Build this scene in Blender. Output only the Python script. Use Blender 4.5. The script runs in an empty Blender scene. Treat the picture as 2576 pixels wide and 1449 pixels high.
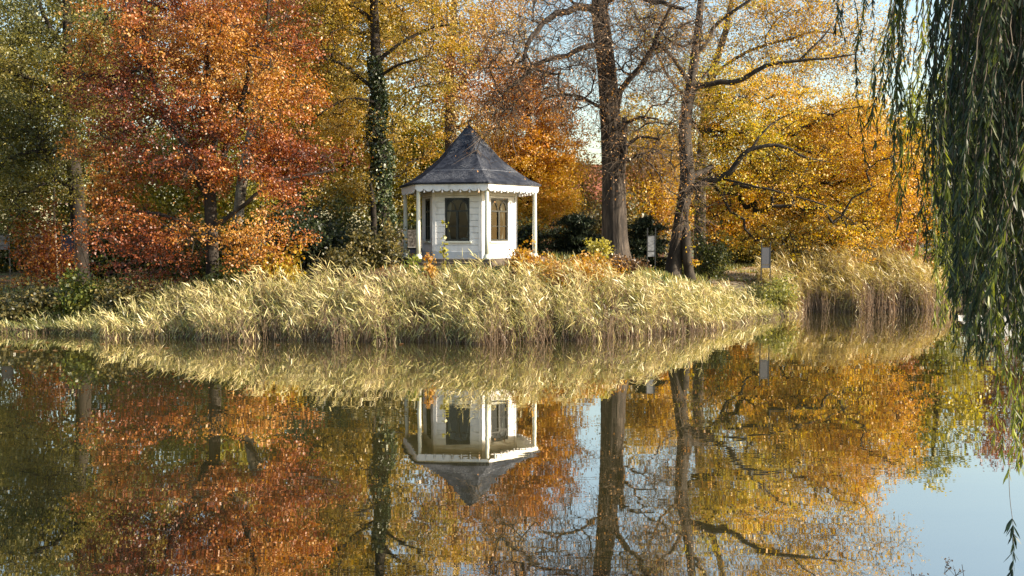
import bpy, math, random
import numpy as np
from mathutils import Vector, noise as mnoise

scene = bpy.context.scene
R = math.radians

# ------------------------------------------------------------------ camera
CAM_Z = 3.14
PITCH = R(3.26)
FPX = 2355.0                      # focal length in pixels of a 2576 px wide frame
cam_d = bpy.data.cameras.new('camera')
cam_d.sensor_width = 36.0
cam_d.lens = FPX / 2576 * 36.0
cam_d.clip_end = 2000
cam_o = bpy.data.objects.new('camera', cam_d)
scene.collection.objects.link(cam_o)
cam_o.location = (0, 0, CAM_Z)
cam_o.rotation_euler = (R(90) - PITCH, 0, 0)
scene.camera = cam_o

# ------------------------------------------------------------------ light
SUN_EL = R(23)
SUN_PHI = R(76)                   # from "behind the camera" round to the right
SX, SY, SZ = math.sin(SUN_PHI)*math.cos(SUN_EL), -math.cos(SUN_PHI)*math.cos(SUN_EL), math.sin(SUN_EL)
world = bpy.data.worlds.new('World')
scene.world = world
world.use_nodes = True
wn = world.node_tree
bg = wn.nodes['Background']
sky = wn.nodes.new('ShaderNodeTexSky')
sky.sky_type = 'NISHITA'
sky.sun_disc = False
sky.sun_elevation = SUN_EL
sky.sun_rotation = math.atan2(SX, SY)
sky.air_density = 1.3
sky.dust_density = 1.0
sky.ozone_density = 0.8
wn.links.new(sky.outputs['Color'], bg.inputs['Color'])
bg.inputs['Strength'].default_value = 0.11
sun_d = bpy.data.lights.new('sun', 'SUN')
sun_d.energy = 5.0
sun_d.angle = R(0.5)
sun_d.color = (1.0, 0.87, 0.68)
sun_o = bpy.data.objects.new('sun', sun_d)
scene.collection.objects.link(sun_o)
sun_o.rotation_euler = Vector((SX, SY, SZ)).to_track_quat('Z', 'Y').to_euler()
sun_o.location = (30, -10, 30)
scene.view_settings.view_transform = 'Standard'
scene.view_settings.look = 'None'
scene.view_settings.gamma = 1.0
scene.view_settings.exposure = 1.3
scene.cycles.max_bounces = 7
scene.cycles.diffuse_bounces = 2
scene.cycles.glossy_bounces = 4
scene.cycles.transmission_bounces = 5
scene.cycles.transparent_max_bounces = 8
scene.cycles.use_denoising = True
scene.cycles.caustics_reflective = False
scene.cycles.caustics_refractive = False
scene.cycles.sample_clamp_indirect = 6.0

# ------------------------------------------------------------------ helpers
COL = scene.collection
CP, SP = math.cos(PITCH), math.sin(PITCH)

def P(x, y, D):
    """World point at depth D (metres from the camera along +Y) seen in direction (x, y)."""
    u = (x - 1288.0) / FPX
    v = (724.5 - y) / FPX
    dy = CP + SP * v
    dz = -SP + CP * v
    k = D / dy
    return np.array((u * k, D, CAM_Z + dz * k))

def PX(x, D):
    return (x - 1288.0) / FPX * D

def tag(o, label=None, cat=None, group=None, kind=None):
    if label: o['label'] = label
    if cat: o['category'] = cat
    if group: o['group'] = group
    if kind: o['kind'] = kind
    return o

def empty(name, loc, rz=0.0):
    o = bpy.data.objects.new(name, None)
    COL.objects.link(o)
    o.location = tuple(float(c) for c in loc)
    o.rotation_euler = (0, 0, rz)
    o.empty_display_size = 0.2
    return o

class MB:
    """Collects vertices and faces, then links them as one mesh object."""
    def __init__(self):
        self.v, self.f, self.n, self.s = [], [], 0, []
    def add(self, verts, faces, smooth=False):
        verts = [tuple(map(float, p)) for p in verts]
        self.v += verts
        self.f += [tuple(int(i) + self.n for i in fc) for fc in faces]
        self.s += [smooth] * len(faces)
        self.n += len(verts)
        return self
    def box(self, cx, cy, cz, sx, sy, sz, rz=0.0):
        c, s = math.cos(rz), math.sin(rz)
        vs = []
        for dz in (-.5, .5):
            for dx, dy in ((-.5, -.5), (.5, -.5), (.5, .5), (-.5, .5)):
                x, y = dx * sx, dy * sy
                vs.append((cx + x * c - y * s, cy + x * s + y * c, cz + dz * sz))
        return self.add(vs, [(3, 2, 1, 0), (4, 5, 6, 7), (0, 1, 5, 4), (1, 2, 6, 5), (2, 3, 7, 6), (3, 0, 4, 7)])
    def lathe(self, prof, n=20, c=(0, 0, 0), a0=0.0, smooth=True, cap=True):
        vs, fs = [], []
        for r, z in prof:
            for k in range(n):
                a = a0 + 2 * math.pi * k / n
                vs.append((c[0] + r * math.cos(a), c[1] + r * math.sin(a), c[2] + z))
        for j in range(len(prof) - 1):
            for k in range(n):
                k2 = (k + 1) % n
                fs.append((j * n + k, j * n + k2, (j + 1) * n + k2, (j + 1) * n + k))
        if cap:
            fs.append(tuple(range(n))[::-1])
            fs.append(tuple((len(prof) - 1) * n + k for k in range(n)))
        return self.add(vs, fs, smooth)
    def tube(self, pts, rad, n=8):
        v, f = sweep(np.array(pts, float), np.array(rad, float), n)
        return self.add(v, f, True)
    def build(self, name, mat, parent=None):
        me = bpy.data.meshes.new(name)
        me.from_pydata(self.v, [], self.f)
        me.polygons.foreach_set('use_smooth', self.s)
        me.materials.append(mat)
        me.update()
        o = bpy.data.objects.new(name, me)
        COL.objects.link(o)
        if parent: o.parent = parent
        return o

def np_mesh(name, V, F, mat, parent=None, tint=None, smooth=False):
    """V (n,3), F (m,k) all faces of one size; tint (m,3) gives each face its own colour."""
    V = np.ascontiguousarray(V, np.float32)
    F = np.ascontiguousarray(F, np.int32)
    m, k = F.shape
    me = bpy.data.meshes.new(name)
    me.vertices.add(len(V))
    me.vertices.foreach_set('co', V.ravel())
    me.loops.add(m * k)
    me.loops.foreach_set('vertex_index', F.ravel())
    me.polygons.add(m)
    me.polygons.foreach_set('loop_start', np.arange(0, m * k, k, dtype=np.int32))
    try:
        me.polygons.foreach_set('loop_total', np.full(m, k, np.int32))
    except Exception:
        pass
    if smooth:
        me.polygons.foreach_set('use_smooth', np.ones(m, bool))
    if tint is not None:
        at = me.attributes.new('tint', 'FLOAT_COLOR', 'FACE')
        c = np.ones((m, 4), np.float32)
        c[:, :3] = tint
        at.data.foreach_set('color', c.ravel())
    me.materials.append(mat)
    me.update(calc_edges=True)
    o = bpy.data.objects.new(name, me)
    COL.objects.link(o)
    if parent: o.parent = parent
    return o

def catmull(pts, rad, step):
    pts = np.array(pts, float); rad = np.array(rad, float)
    if len(pts) < 3:
        n = max(2, int(np.linalg.norm(pts[-1] - pts[0]) / step) + 1)
        t = np.linspace(0, 1, n)[:, None]
        return pts[0] * (1 - t) + pts[-1] * t, rad[0] * (1 - t[:, 0]) + rad[-1] * t[:, 0]
    Q = np.vstack([2 * pts[0] - pts[1], pts, 2 * pts[-1] - pts[-2]])
    out, ro = [], []
    for i in range(len(pts) - 1):
        n = max(1, int(round(np.linalg.norm(pts[i + 1] - pts[i]) / step)))
        for j in range(n):
            t = j / n
            a, b, c, d = Q[i], Q[i + 1], Q[i + 2], Q[i + 3]
            out.append(0.5 * ((2 * b) + (c - a) * t + (2 * a - 5 * b + 4 * c - d) * t * t + (3 * b - a - 3 * c + d) * t ** 3))
            ro.append(rad[i] * (1 - t) + rad[i + 1] * t)
    out.append(pts[-1]); ro.append(rad[-1])
    return np.array(out), np.array(ro)

def sweep(pts, rad, n, ridge=0.0, seed=0):
    """Tube along pts with n sides; ridge adds long furrows to the outline."""
    rng = np.random.default_rng(seed)
    m = len(pts)
    T = np.gradient(pts, axis=0)
    T /= np.linalg.norm(T, axis=1, keepdims=True) + 1e-9
    ref = np.array((0.0, 1.0, 0.0)) if abs(T[0, 1]) < 0.9 else np.array((1.0, 0, 0))
    V = []
    ph = rng.uniform(0, 6.28, 6)
    ang = np.arange(n) * 2 * math.pi / n
    u = ref - T[0] * ref.dot(T[0]); u /= np.linalg.norm(u)
    for i in range(m):
        u = u - T[i] * u.dot(T[i]); u /= np.linalg.norm(u) + 1e-9
        w = np.cross(T[i], u)
        r = np.full(n, rad[i])
        if ridge:
            s = i * 0.12
            r = r * (1 + ridge * (0.5 * np.sin(3 * ang + ph[0] + .3 * s) + 0.45 * np.sin(5 * ang + ph[1] - .5 * s)
                                  + 0.35 * np.sin(11 * ang + ph[2] + .8 * np.sin(s)) + .25 * np.sin(17 * ang + ph[3] + s)))
        V.append(pts[i] + np.outer(np.cos(ang) * r, u) + np.outer(np.sin(ang) * r, w))
    V = np.vstack(V)
    F = []
    for i in range(m - 1):
        for k in range(n):
            k2 = (k + 1) % n
            F.append((i * n + k, i * n + k2, (i + 1) * n + k2, (i + 1) * n + k))
    return V, np.array(F)

# ------------------------------------------------------------------ materials
def new_mat(name):
    m = bpy.data.materials.new(name)
    m.use_nodes = True
    nt = m.node_tree
    for n in list(nt.nodes): nt.nodes.remove(n)
    out = nt.nodes.new('ShaderNodeOutputMaterial')
    return m, nt, out

def nd(nt, typ, **kw):
    n = nt.nodes.new(typ)
    for k, v in kw.items():
        if k in n.inputs.keys(): n.inputs[k].default_value = v
        else: setattr(n, k, v)
    return n

def ramp(nt, fac, stops):
    r = nt.nodes.new('ShaderNodeValToRGB')
    e = r.color_ramp.elements
    while len(e) < len(stops): e.new(0.5)
    for i, (p, c) in enumerate(stops):
        e[i].position = p
        e[i].color = (*c, 1)
    nt.links.new(fac, r.inputs['Fac'])
    return r.outputs['Color']

def surf(name, stops, scale=4.0, rough=0.8, stretch=(1, 1, 1), bump=0.3, bdist=0.02, detail=6, fine=None, metallic=0.0, spec=0.4):
    """Principled surface coloured by noise through a ramp, with a bump of the same noise."""
    m, nt, out = new_mat(name)
    L = nt.links.new
    tc = nd(nt, 'ShaderNodeTexCoord')
    mp = nd(nt, 'ShaderNodeMapping')
    mp.inputs['Scale'].default_value = stretch
    L(tc.outputs['Object'], mp.inputs['Vector'])
    nz = nd(nt, 'ShaderNodeTexNoise', Scale=scale, Detail=detail, Roughness=0.62)
    L(mp.outputs['Vector'], nz.inputs['Vector'])
    b = nd(nt, 'ShaderNodeBsdfPrincipled', Roughness=rough, Metallic=metallic)
    b.inputs['Specular IOR Level'].default_value = spec
    L(ramp(nt, nz.outputs['Fac'], stops), b.inputs['Base Color'])
    if bump:
        bp = nd(nt, 'ShaderNodeBump', Strength=bump, Distance=bdist)
        L(nz.outputs['Fac'], bp.inputs['Height'])
        L(bp.outputs['Normal'], b.inputs['Normal'])
    L(b.outputs[0], out.inputs['Surface'])
    return m

def leaf_mat(name, trans=0.42, gloss=0.05, boost=1.25):
    """Thin leaf: colour from each leaf's own tint, partly translucent."""
    m, nt, out = new_mat(name)
    L = nt.links.new
    at = nd(nt, 'ShaderNodeAttribute', attribute_name='tint')
    df = nd(nt, 'ShaderNodeBsdfDiffuse')
    tr = nd(nt, 'ShaderNodeBsdfTranslucent')
    gl = nd(nt, 'ShaderNodeBsdfGlossy', Roughness=0.45)
    hs = nd(nt, 'ShaderNodeHueSaturation', Saturation=1.15, Value=boost)
    m1 = nd(nt, 'ShaderNodeMixShader'); m1.inputs[0].default_value = trans
    m2 = nd(nt, 'ShaderNodeMixShader'); m2.inputs[0].default_value = gloss
    L(at.outputs['Color'], df.inputs['Color'])
    L(at.outputs['Color'], hs.inputs['Color'])
    L(hs.outputs['Color'], tr.inputs['Color'])
    L(df.outputs[0], m1.inputs[1]); L(tr.outputs[0], m1.inputs[2])
    L(m1.outputs[0], m2.inputs[1]); L(gl.outputs[0], m2.inputs[2])
    L(m2.outputs[0], out.inputs['Surface'])
    return m

LEAF = leaf_mat('leaf')
REED = leaf_mat('reed_blade', 0.35, 0.06, 1.1)
WILLOW = leaf_mat('willow_leaf', 0.36, 0.025, 1.4)
NEEDLE = leaf_mat('needle', 0.15, 0.03, 1.0)
BARK_BEECH = surf('beech_bark', [(.3, (.012, .009, .007)), (.5, (.032, .025, .019)), (.62, (.06, .048, .037)), (.78, (.14, .12, .09))], 3.5, .9, (1, 1, .35), .6, .04)
BARK_LIME = surf('lime_bark', [(.3, (.008, .006, .005)), (.46, (.03, .022, .017)), (.58, (.075, .058, .045)), (.74, (.19, .15, .115))], 7.0, .9, (1, 1, .12), .9, .06)
BARK_DARK = surf('dark_bark', [(.3, (.012, .009, .007)), (.6, (.035, .027, .02)), (.8, (.075, .06, .045))], 6.0, .9, (1, 1, .2), .6, .04)
BARK_PALE = surf('pale_bark', [(.36, (.05, .038, .026)), (.48, (.2, .165, .12)), (.7, (.4, .35, .27))], 3.5, .8, (1, 1, .6), .2, .02)
BARK_GREY = surf('grey_bark', [(.3, (.05, .04, .03)), (.6, (.13, .105, .08)), (.8, (.23, .19, .15))], 4.0, .9, (1, 1, .3), .5, .03)
TWIG = surf('twig_bark', [(.3, (.05, .035, .025)), (.7, (.16, .115, .08))], 5.0, .8, (1, 1, 1), 0)

# ------------------------------------------------------------------ foliage tools
def rand_unit(rng, n):
    v = rng.normal(size=(n, 3))
    return v / np.linalg.norm(v, axis=1, keepdims=True)

def leaf_quads(P0, size, rng, aspect=0.62, up=0.25, hang=0.0, plane=None):
    """One pointed leaf (a bent rhombus) at each point of P0."""
    n = len(P0)
    size = np.broadcast_to(size, (n,)) * rng.uniform(0.65, 1.3, n)
    a = rand_unit(rng, n)
    a[:, 2] -= hang
    a /= np.linalg.norm(a, axis=1, keepdims=True)
    nn = rand_unit(rng, n) * (1 - up) + np.array((0, 0, 1.0)) * up
    if plane is not None: nn = plane + rand_unit(rng, n) * .55
    b = np.cross(nn, a)
    b /= np.linalg.norm(b, axis=1, keepdims=True) + 1e-9
    L = size[:, None] * 0.5
    W = L * aspect
    V = np.empty((n, 4, 3))
    nrm = np.cross(a, b)
    V[:, 0] = P0 - a * L
    V[:, 1] = P0 + b * W - nrm * L * .18
    V[:, 2] = P0 + a * L
    V[:, 3] = P0 - b * W - nrm * L * .18
    F = np.arange(n * 4).reshape(n, 4)
    return V.reshape(-1, 3), F

def palette(t, cols):
    cols = np.array(cols, float)
    t = np.clip(t, 0, 1) * (len(cols) - 1)
    i = np.minimum(t.astype(int), len(cols) - 2)
    f = (t - i)[:, None]
    return cols[i] * (1 - f) + cols[i + 1] * f

def nodes_of(polys, step=0.45):
    """Explicit trunk and limbs -> node list with parents and radii, plus their smooth centre lines."""
    N, par, rad, lines = [], [], [], []
    for li, (pts, rr) in enumerate(polys):
        c, r = catmull(pts, rr, step)
        if li > 0:
            d = np.linalg.norm(np.array(N) - c[0], axis=1)
            p = int(d.argmin())
        else:
            p = -1
        if li > 0:                                   # limbs wander a little
            jr = np.random.default_rng(li + int(abs(c[0][0]) * 100))
            jit = jr.normal(size=c.shape) * np.minimum(.16, .02 + r[:, None] * .7)
            jit[1:-1] = (jit[:-2] + jit[1:-1] + jit[2:]) / 2.2
            jit[0] = 0
            c = c + jit
        lines.append((c, r))
        for q, rq in zip(c, r):
            N.append(q); par.append(p); rad.append(rq); p = len(N) - 1
    return N, par, rad, lines

def grow(polys, A, rng, bf=0.35, step=0.55, wob=0.12, arch=0.0, r0=0.007, pw=2.25, rmax=None):
    """Joins every attractor in A to the nearest branch (short paths preferred); returns the wood's edges."""
    N, par, rad, lines = nodes_of(polys)
    n_fix = len(N)
    plen = [0.0] * len(N)
    for i in range(len(N)):
        if par[i] >= 0: plen[i] = plen[par[i]] + np.linalg.norm(N[i] - N[par[i]])
    A = np.array(A)
    M = len(A)
    lo = 1 if n_fix < 4 else int(n_fix * 0.12)
    base = np.array(N[lo:])
    D = np.linalg.norm(A[:, None, :] - base[None], axis=2)
    best_j = D.argmin(1) + lo
    best_d = D.min(1)
    pl = np.array(plen)
    cost = best_d + bf * 0.3 * pl[best_j]
    done = np.zeros(M, bool)
    tips = []
    for _ in range(M):
        c = np.where(done, 1e9, cost)
        i = int(c.argmin()); done[i] = True
        j = int(best_j[i])
        a, b = N[j], A[i]
        dist = np.linalg.norm(b - a)
        k = max(1, int(dist / step))
        prev = j
        new = []
        off = rng.normal(size=3) * wob * dist
        off[2] += arch * dist
        for s in range(1, k + 1):
            t = s / k
            q = a + (b - a) * t + off * math.sin(math.pi * t) * .5 + (rng.normal(size=3) * .035 if s < k else 0)
            N.append(q); par.append(prev); rad.append(0.0)
            plen.append(plen[prev] + np.linalg.norm(q - N[prev]))
            prev = len(N) - 1
            new.append(prev)
        tips.append(prev)
        for q in new:
            d = np.linalg.norm(A - N[q], axis=1)
            cc = d + bf * plen[q] * 0.3
            up = cc < cost
            cost[up] = cc[up]; best_j[up] = q
    N = np.array(N); par = np.array(par)
    acc = np.zeros(len(N))
    for i in range(len(N) - 1, n_fix - 1, -1):
        rr = max(acc[i], r0 ** pw)
        rad[i] = rr ** (1 / pw)
        if rmax: rad[i] = min(rad[i], rmax)
        acc[par[i]] += rr
    rad = np.array(rad)
    for i in range(n_fix, len(N)):              # a branch is never thicker than what carries it
        rad[i] = min(rad[i], rad[par[i]] * 0.8 if par[i] < n_fix else rad[par[i]])
    E = np.array([(par[i], i) for i in range(n_fix, len(N))])
    return N, rad, E, lines, np.array(tips)

def frusta(A, B, ra, rb, k=4):
    """A tapered k-sided stick for every pair of points."""
    A = np.asarray(A); B = np.asarray(B)
    T = B - A
    ln = np.linalg.norm(T, axis=1, keepdims=True) + 1e-9
    T = T / ln
    B = B + T * np.asarray(rb)[:, None] * .5
    ref = np.where(np.abs(T[:, 1:2]) < .9, np.array((0, 1.0, 0)), np.array((1.0, 0, 0)))
    u = np.cross(T, ref); u /= np.linalg.norm(u, axis=1, keepdims=True)
    w = np.cross(T, u)
    n = len(A)
    V = np.empty((n, 2 * k, 3))
    for s in range(k):
        a = 2 * math.pi * s / k
        d = u * math.cos(a) + w * math.sin(a)
        V[:, s] = A + d * np.asarray(ra)[:, None]
        V[:, k + s] = B + d * np.asarray(rb)[:, None]
    F = np.empty((n, k, 4), int)
    base = (np.arange(n) * 2 * k)[:, None]
    s = np.arange(k); s2 = (s + 1) % k
    F[:, :, 0] = base + s; F[:, :, 1] = base + s2; F[:, :, 2] = base + k + s2; F[:, :, 3] = base + k + s
    return V.reshape(-1, 3), F.reshape(-1, 4)

def ellipsoid_points(blobs, n, rng, shell=0.5):
    """n points spread through the blobs (px x, px y, depth, rx, rz[, ry]) by volume, a little denser outside."""
    w = np.array([b[3] * b[4] * (b[5] if len(b) > 5 else b[3] * .8) for b in blobs]) ** .8
    cnt = rng.multinomial(n, w / w.sum())
    out = []
    for b, c in zip(blobs, cnt):
        ctr = P(b[0], b[1], b[2])
        d = rand_unit(rng, c) * (rng.uniform(0, 1, c) ** (shell / 1.2))[:, None]
        out.append(ctr + d * np.array((b[3], b[5] if len(b) > 5 else b[3] * .8, b[4])))
    return np.vstack(out)

def twigs(tipP, tipD, rng, n, ln, r, droop=0.0, seg=2):
    """n thin bent twigs from each point."""
    m = len(tipP)
    p = np.repeat(tipP, n, axis=0)
    d = np.repeat(tipD, n, axis=0) * .8 + rand_unit(rng, m * n)
    d /= np.linalg.norm(d, axis=1, keepdims=True)
    l = rng.uniform(.5, 1.2, m * n) * ln / seg
    Vs, Fs, ends, k0 = [], [], [], 0
    for s in range(seg):
        d = d + rand_unit(rng, m * n) * .35
        d[:, 2] -= droop
        d /= np.linalg.norm(d, axis=1, keepdims=True)
        q = p + d * l[:, None]
        ra = np.full(m * n, r * (1 - s / (seg + .5))); rb = np.full(m * n, r * (1 - (s + 1) / (seg + .5)))
        V, F = frusta(p, q, ra, rb, 3)
        Vs.append(V); Fs.append(F + k0); k0 += len(V)
        p = q
        ends.append(p)
    return np.vstack(Vs), np.vstack(Fs), np.vstack(ends)

def tree(name, label, polys, blobs, n_att, n_leaf, leaf, cols, bark, seed, tfun=None, spread=(.45, .22), group=None,
         n_twig=3, twig_len=.7, twig_r=.006, droop=0.0, sides=12, ridge=0.0, bf=.35, arch=.05, cat='tree', shell=.5, r0=.007, up=.25,
         var=.11, clump=.2, flare=0.0, min_z=None, rmax=.12, aspect=.62, trunk_name='trunk', wob=.12, hang=0.0, skip=None, twig_mat=None, clear=(), gap=None, clear_w=.3, clear_p=.85):
    """polys: list of ([(px, py, depth), ...], [radius, ...]); the first is the trunk."""
    rng = np.random.default_rng(seed)
    wp = [([P(*q) for q in pts], rr) for pts, rr in polys]
    base = wp[0][0][0].copy()
    base[2] = ground(base[0], base[1]) - 0.05
    wp[0][0][0] = base
    A = ellipsoid_points(blobs, n_att, rng, shell)
    if min_z is not None: A = A[A[:, 2] > min_z]
    if skip is not None: A = A[~skip(A)]
    if gap is not None:                              # holes in the crown
        gs, gt = gap
        nv = np.array([mnoise.noise(Vector((float(p[0]) * gs, float(p[1]) * gs, float(p[2]) * gs * 1.5 + seed))) for p in A])
        A = A[nv > gt]
    N, rad, E, lines, tips = grow(wp, A, rng, bf=bf, arch=arch, r0=r0, rmax=rmax, wob=wob)
    root = empty(name, base)
    tag(root, label, cat, group)
    inv = base
    # wood
    Vs, Fs, k0 = [], [], 0
    for li, (c, r) in enumerate(lines):
        if li == 0 and flare:
            h = c[:, 2] - c[0, 2]
            r = r * (1 + flare * np.exp(-h / .45))
        V, F = sweep(c, r, sides if li == 0 else max(6, sides // 2), ridge if li == 0 else ridge * .5, seed + li)
        Vs.append(V); Fs.append(F + k0); k0 += len(V)
    if len(E):
        V, F = frusta(N[E[:, 0]], N[E[:, 1]], np.minimum(rad[E[:, 0]], rad[E[:, 1]] * 1.6), rad[E[:, 1]], 4)
        Vs.append(V); Fs.append(F + k0); k0 += len(V)
    tp = N[tips]
    td = np.zeros_like(tp)
    parent_of = {int(b): int(a) for a, b in E}
    for i, t in enumerate(tips):
        d = N[t] - N[parent_of[int(t)]]
        td[i] = d / (np.linalg.norm(d) + 1e-9)
    for c, r in lines[1:]:                           # the limbs carry twigs of their own
        k = c[2::2]
        if len(k) and n_leaf > 3000:
            tp = np.vstack([tp, k]); td = np.vstack([td, rand_unit(rng, len(k)) * .6 + (c[3::2][:len(k)] - k[:len(c[3::2])] if len(c[3::2]) == len(k) else 0)])
    ends = tp
    tw = None
    if n_twig:
        V, F, ends = twigs(tp, td, rng, n_twig, twig_len, twig_r, droop)
        if twig_mat: tw = (V, F)
        else:
            Vs.append(V); Fs.append(F + k0); k0 += len(V)
    np_mesh(trunk_name, np.vstack(Vs) - inv, np.vstack(Fs), bark, root, smooth=True)
    if tw: np_mesh('twig_spray', tw[0] - inv, tw[1], twig_mat, root)
    # leaves: flat drooping sprays round the twigs
    if n_leaf:
        dens = rng.uniform(.35, 1.6, len(ends))
        cnt = rng.multinomial(n_leaf, dens / dens.sum())
        idx = np.repeat(np.arange(len(ends)), cnt)
        pl = rand_unit(rng, len(ends)) + np.array((0, 0, .55))
        pl /= np.linalg.norm(pl, axis=1, keepdims=True)
        off = rng.normal(size=(n_leaf, 3)) * np.array((spread[0], spread[0], spread[1]))
        Lp = ends[idx] + off
        Lp[:, 2] -= .25 * np.hypot(off[:, 0], off[:, 1]) ** 2
        if min_z is not None: Lp[:, 2] = np.maximum(Lp[:, 2], min_z - .2 + rng.uniform(0, .3, n_leaf))
        keep = np.ones(len(Lp), bool)
        for li in clear:                             # few leaves grow straight before the big limbs
            c, r = lines[li]
            zi = np.argsort(c[:, 2])
            xz = c[:, [0, 2]]
            for i0 in range(0, len(Lp), 20000):
                q = Lp[i0:i0 + 20000]
                d = np.hypot(q[:, None, 0] - xz[None, ::2, 0], q[:, None, 2] - xz[None, ::2, 1])
                j = d.argmin(1)
                hit = (d.min(1) < clear_w + r[::2][j]) & (q[:, 1] < c[::2][j, 1] + .1) & (rng.uniform(size=len(q)) < clear_p)
                keep[i0:i0 + 20000] &= ~hit
        if skip is not None: keep &= ~skip(Lp)
        Lp, idx = Lp[keep], idx[keep]
        n_leaf = len(Lp)
        V, F = leaf_quads(Lp - inv, leaf, rng, aspect, up, hang, pl[idx])
        ct = rng.normal(size=len(ends)) * clump
        t = (tfun(Lp) if tfun else np.full(n_leaf, .5)) + ct[idx] + rng.normal(size=n_leaf) * var
        tint = palette(t, cols) * rng.uniform(.88, 1.12, (n_leaf, 1))
        np_mesh('crown', V, F, LEAF, root, tint)
    return root, base

def bush(name, label, x, y, D, rx, rz, n, leaf, cols, seed, ry=None, stems=14, group=None, cat='shrub', spread=.16, up=.3, mat=None,
         aspect=.75, base_z=None, var=.25, arching=.3, hang=0.0, stem_mat=None):
    """A shrub: arching stems from its foot, leaves in clumps along and round them, uneven outline."""
    rng = np.random.default_rng(seed)
    ry = ry or rx * .8
    c = P(x, y, D)
    g = ground(c[0], c[1]) if base_z is None else base_z
    foot = np.array((c[0], c[1], g - .05))
    top = c[2] + rz
    H = max(.3, top - g)
    root = empty(name, foot)
    tag(root, label, cat, group)
    Vs, Fs, k0, pts = [], [], 0, []
    for s in range(stems):
        a = rng.uniform(0, 6.283); rr = math.sqrt(rng.uniform(0, 1))
        b = np.array((math.cos(a) * rx * .45 * rr, math.sin(a) * ry * .45 * rr, 0))
        b[2] = ground(foot[0] + b[0], foot[1] + b[1]) - foot[2] - .1 if base_z is None else 0
        h = H * rng.uniform(.55, 1.08) * (1 - .35 * rr * rr)
        e = np.array((math.cos(a) * rx * rr, math.sin(a) * ry * rr, h))
        m = b * .5 + e * .5; m[2] = h * (.5 + arching * .6); 
        q, r = catmull([b, m, e], [.022, .014, .005], .25)
        V, F = sweep(q, r, 4)
        Vs.append(V); Fs.append(F + k0); k0 += len(V)
        for u in q[len(q) // 5:]:
            for _ in range(3):
                pts.append(u + rng.normal(size=3) * np.array((rx, ry, H)) * .13)
    np_mesh('stem', np.vstack(Vs), np.vstack(Fs), stem_mat or TWIG, root)
    pts = np.array(pts)
    ok = pts[:, 2] > .05
    pts = pts[ok]
    idx = rng.integers(0, len(pts), n)
    Lp = pts[idx] + rng.normal(size=(n, 3)) * spread * np.array((1, 1, .7))
    gg = np.maximum(Lp[:, 2], .03 + .1 * rng.uniform(size=n))
    Lp[:, 2] = gg
    V, F = leaf_quads(Lp, leaf, rng, aspect, up, hang)
    ct = rng.normal(size=len(pts)) * .18
    t = .5 + ct[idx] + rng.normal(size=n) * var
    np_mesh('foliage', V, F, mat or LEAF, root, palette(t, cols) * rng.uniform(.8, 1.2, (n, 1)))
    return root

# ------------------------------------------------------------------ ground, water, path
SHORE = [(-60, 32), (-30, 31.5), (-16.7, 30.6), (-12, 28.9), (-8.3, 28.2), (-3.4, 27.6), (.1, 27.2), (2.5, 28.2), (5.2, 29.8), (7.9, 32.9),
         (10.1, 36), (12.2, 37.9), (16.5, 38.5), (19.2, 40.6), (21.2, 46.2), (60, 46.2)]
SHX = np.array([a for a, b in SHORE]); SHY = np.array([b for a, b in SHORE])
PAV = P(1180, 600, 35.0)[:2]            # centre of the summerhouse
PAV_Z = 2.285

def shore(x):
    return np.interp(x, SHX, SHY) + .25 * np.sin(np.asarray(x) * 1.7) + .12 * np.sin(np.asarray(x) * 4.3 + 1)

def sstep(a, b, t):
    t = np.clip((t - a) / (b - a), 0, 1)
    return t * t * (3 - 2 * t)

def ground(x, y):
    x = np.asarray(x, float); y = np.asarray(y, float)
    s = y - shore(x)
    land = .95 + .35 * sstep(0, 12, s)
    d = np.hypot((x - PAV[0]) * .8, (y - PAV[1] - .6))
    land = land + .98 * (1 - sstep(3.2, 8.0, d))
    quay = x > 21.0
    rampw = np.where(quay, .12, 4.6)
    h = -.8 + (land + .8) * sstep(-2.2, 1, s / rampw * 2.0 - 1.0)
    h = np.where(quay, np.where(s > .12, .8, -.8), h)
    h = h + .05 * np.sin(x * 1.3 + y * .7) * (s > 1) + .04 * np.sin(x * 2.9 - y * 2.1) * (s > 1)
    # near bank behind the camera and under the willow
    nb = np.maximum(1 - sstep(1.0, 4.0, y), sstep(5.6, 8.0, x) * (1 - sstep(8.0, 11.0, y)))
    h = np.maximum(h, -.8 + 2.2 * nb)
    d = np.hypot((x - PAV[0]), (y - PAV[1]))
    h = np.where(d < 2.95, np.minimum(h, PAV_Z - .16), h)
    return h if h.ndim else float(h)

gx = np.concatenate([np.linspace(-400, -45, 14), np.arange(-40, 36, .4), np.linspace(40, 400, 14)])
gy = np.concatenate([np.linspace(-200, -12, 8), np.arange(-8, 24, 1.0), np.arange(24, 60, .35), np.linspace(62, 600, 22)])
X, Y = np.meshgrid(gx, gy)
Z = ground(X, Y)
V = np.stack([X, Y, Z], -1).reshape(-1, 3)
nx, ny = len(gx), len(gy)
ii, jj = np.meshgrid(np.arange(nx - 1), np.arange(ny - 1))
a = (jj * nx + ii).ravel()
F = np.stack([a, a + 1, a + nx + 1, a + nx], 1)
m, nt, out = new_mat('ground_cover')
L = nt.links.new
tc = nd(nt, 'ShaderNodeTexCoord')
n1 = nd(nt, 'ShaderNodeTexNoise', Scale=.35, Detail=4)
n2 = nd(nt, 'ShaderNodeTexNoise', Scale=9.0, Detail=8, Roughness=.75)
L(tc.outputs['Object'], n1.inputs['Vector']); L(tc.outputs['Object'], n2.inputs['Vector'])
litter = ramp(nt, n2.outputs['Fac'], [(.3, (.03, .02, .012)), (.48, (.11, .06, .03)), (.62, (.22, .12, .05)), (.75, (.33, .22, .1))])
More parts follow.
